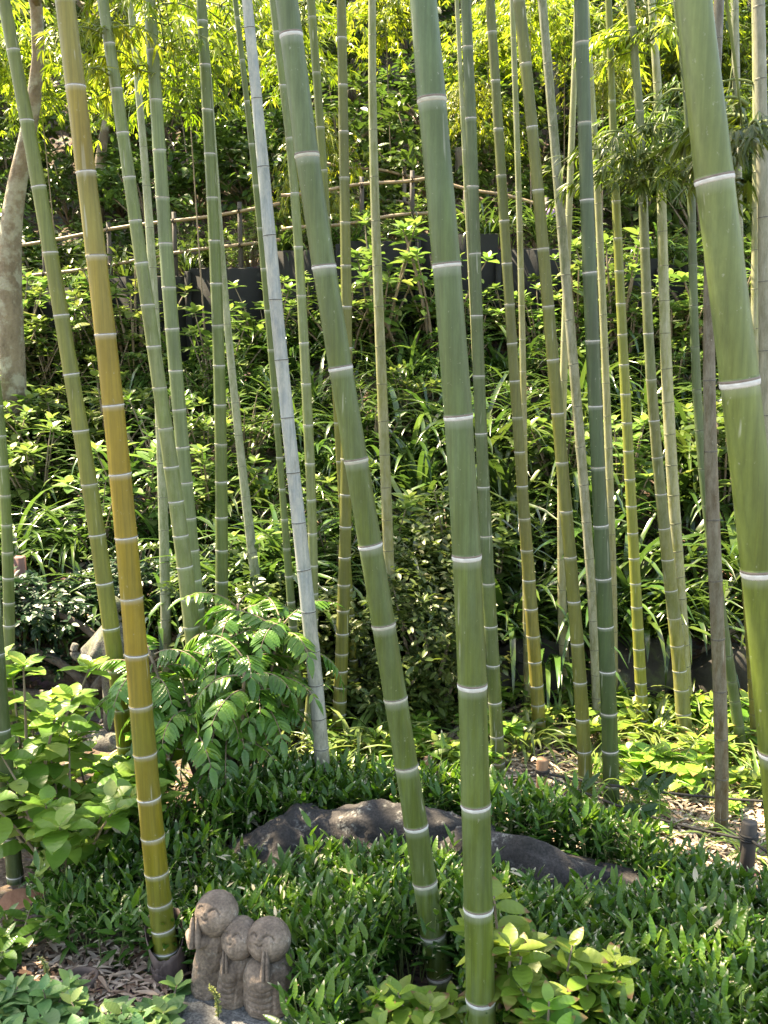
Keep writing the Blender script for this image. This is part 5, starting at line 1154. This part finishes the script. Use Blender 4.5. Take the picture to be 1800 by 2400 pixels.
    # ---- joined hands: two tapering stone palms pressed together, sleeve ends below
    if hands:
        hx, hy, tip_y, hw = hands
        hp = unproj(hx, hy, Ys - bw * .98) - np.array([b[0], Ys, .048]); htop = unproj(hx, tip_y, Ys - bw * .98)[2] - .048
        mb = MB(); Lh = htop - hp[2]
        for s_ in (-1, 1):
            t = np.linspace(0, 1, 14); w_ = hw * np.interp(t, [0, .25, .6, .9, 1], [.62, .66, .5, .34, .12])
            C = np.stack([hp[0] + s_ * hw * .36 * (1 - .35 * t), hp[1] + .012 * t, hp[2] + t * Lh], 1); an = np.linspace(0, 2 * np.pi, 16, endpoint=False)
            VV = C[:, None] + np.stack([np.outer(w_ * .62, np.cos(an)), np.outer(w_ * 1.15, np.sin(an)), 0 * np.outer(w_, an)], -1)
            q = np.arange(13)[:, None] * 16; j_ = np.arange(16)[None]; FF = np.stack([q + j_, q + (j_ + 1) % 16, q + 16 + (j_ + 1) % 16, q + 16 + j_], -1).reshape(-1, 4); mb.add(VV.reshape(-1, 3), FF)
            bc = np.array([0.0, bw * .35, hp[2]])
            tube(mb, np.array([hp + [s_ * hw * .25, .0, .006], hp * .6 + bc * .4 + [s_ * hw * .7, 0, .0], hp * .25 + bc * .75 + [s_ * hw * 1.2, 0, .004]]), [hw * .62, hw * .8, hw * .9], 14)
        mb.build('joined_hands', M['statue'], root)
    return root
statue('tallest statue with round smiling head and hands raised to its far side', (483, 2345), (508, 2140), (.066, .067), .055, (457, 2216, 2154, .028), False, -.52, R(14), .0)
statue('middle statue, smallest, squeezed between the other two', (541, 2366), (562, 2198), (.055, .063), .052, (527, 2278, 2230, .016), True, -.55, R(11), .0)
statue('front statue with joined hands and carved robe folds', (627, 2390), (630, 2202), (.0665, .0645), .080, (622, 2295, 2232, .0205), True, -.42, R(10), .0)

# half-buried clay rim and a brown dead leaf
c = unproj_z(195, 2305, .0); mb = MB(); an = np.linspace(0, 2 * np.pi, 41); V = []
prof = [(.050, -.03), (.052, .02), (.048, .032), (.041, .032), (.037, .02), (.036, -.03)]
for (r_, z_) in prof:
    for a_ in an[:-1]: V.append((r_ * math.cos(a_), r_ * .9 * math.sin(a_), z_ + .002 * math.sin(3 * a_)))
F = [(k * 40 + j_, k * 40 + (j_ + 1) % 40, (k + 1) * 40 + (j_ + 1) % 40, (k + 1) * 40 + j_) for k in range(5) for j_ in range(40)]
mb.add(np.array(V), np.array(F)); o = mb.build('clay_pipe', M['clay']); o.location = (c[0], c[1], .0); tag(o, 'round weathered clay pipe mouth half buried in fallen leaves', 'pipe')
c = unproj_z(25, 2130, .05); mb = MB(); put_leaves(mb, leaf_t(1, .5, 8, .5, .3, .4), np.array([[0, 0, 0.04]]), np.array([[.6, .3, .25]]), np.array([0, -.6, 1.0]), .17, 0, .4); o = mb.build('dead_sheath', wood_mat('rust sheath', (.2, .08, .04), (.34, .17, .1))); o.location = (c[0] - .05, c[1], gz(c[0], c[1])); tag(o, 'rusty brown fallen culm sheath lying at the view edge', 'fallen sheath')

# ------------------------------------------------------------------ stakes and rope along the sunny strip
def stake(px, pyt, Yk, rad, mat, label):
    c = unproj(px, pyt, Yk); z0 = gz(c[0], Yk); h = c[2] - z0; r = empty('wooden_stake', (c[0], Yk, z0), label, 'stake', 'stakes holding the rope'); mb = MB()
    tube(mb, np.array([[0, 0, -.1], [0, 0, h * .5], [0, 0, h - .006], [0, 0, h]]), [rad, rad * .98, rad, rad * .9], 14); mb.build('post', mat, r)
    kb = MB(); an = np.linspace(0, 2 * np.pi * 3, 40); tube(kb, np.stack([rad * 1.08 * np.cos(an), rad * 1.08 * np.sin(an), h - .075 + an * .0014], 1), .005, 6); kb.build('rope_coil', M['rope'], r)
    return np.array([c[0], Yk - rad, c[2] - .06])
s1 = stake(1272, 1778, 4.0, .026, M['stake'], 'orange cut stake with a black rope knot')
s2 = stake(1757, 1925, 3.42, .029, M['darkpost'], 'dark round stake near the dead brown bamboo')
s3 = stake(1003, 1775, 4.2, .02, M['stake'], 'thin orange stake behind the stout leaning bamboo')
s4 = stake(1900, 1990, 3.15, .029, M['darkpost'], 'dark stake just outside the view edge')
def rope(a, b, sag, label):
    t = np.linspace(0, 1, 24)[:, None]; mb = MB(); tube(mb, a + (b - a) * t - np.array([0, 0, 1.0]) * sag * 4 * t * (1 - t), .0055, 6); tag(mb.build('rope', M['rope']), label, 'rope', 'black ropes between stakes')
rope(s3, s1, .03, 'black rope from the thin orange stake to the cut stake'); rope(s1, s2, .035, 'long black rope crossing the sunlit ground'); rope(s2, s4, .02, 'short black rope leaving the dark stake')
rope(s1 + [0, .01, .0], unproj(1830, 1880, 3.8), .02, 'second black rope running behind the dead brown bamboo')
# a lavender flower head beyond the rail
c = unproj(1288, 500, 9.2); r = empty('hydrangea_flower', (c[0], 9.2, gz(c[0], 9.2)), 'single faded lavender hydrangea flower head on the path edge', 'flower'); f = MB(); d = rdir(150, -.4, 1); hz = c[2] - gz(c[0], 9.2); put_leaves(f, T_small, d * .042 + [0, 0, hz], np.cross(d, rdir(150)), d, .035, 0); f.build('petals', M['petal'], r); s = MB(); tube(s, np.array([[0, 0, 0], [.02, 0, hz * .5], [0, 0, hz]]), .006, 6); s.build('stem', M['green_stem'], r)

# prototypes that were never placed are removed
for o in [o for o in SC.objects if o.parent is None and o.type == 'EMPTY' and o.location.z < -40]:
    for ch in list(o.children): bpy.data.objects.remove(ch)
    bpy.data.objects.remove(o)
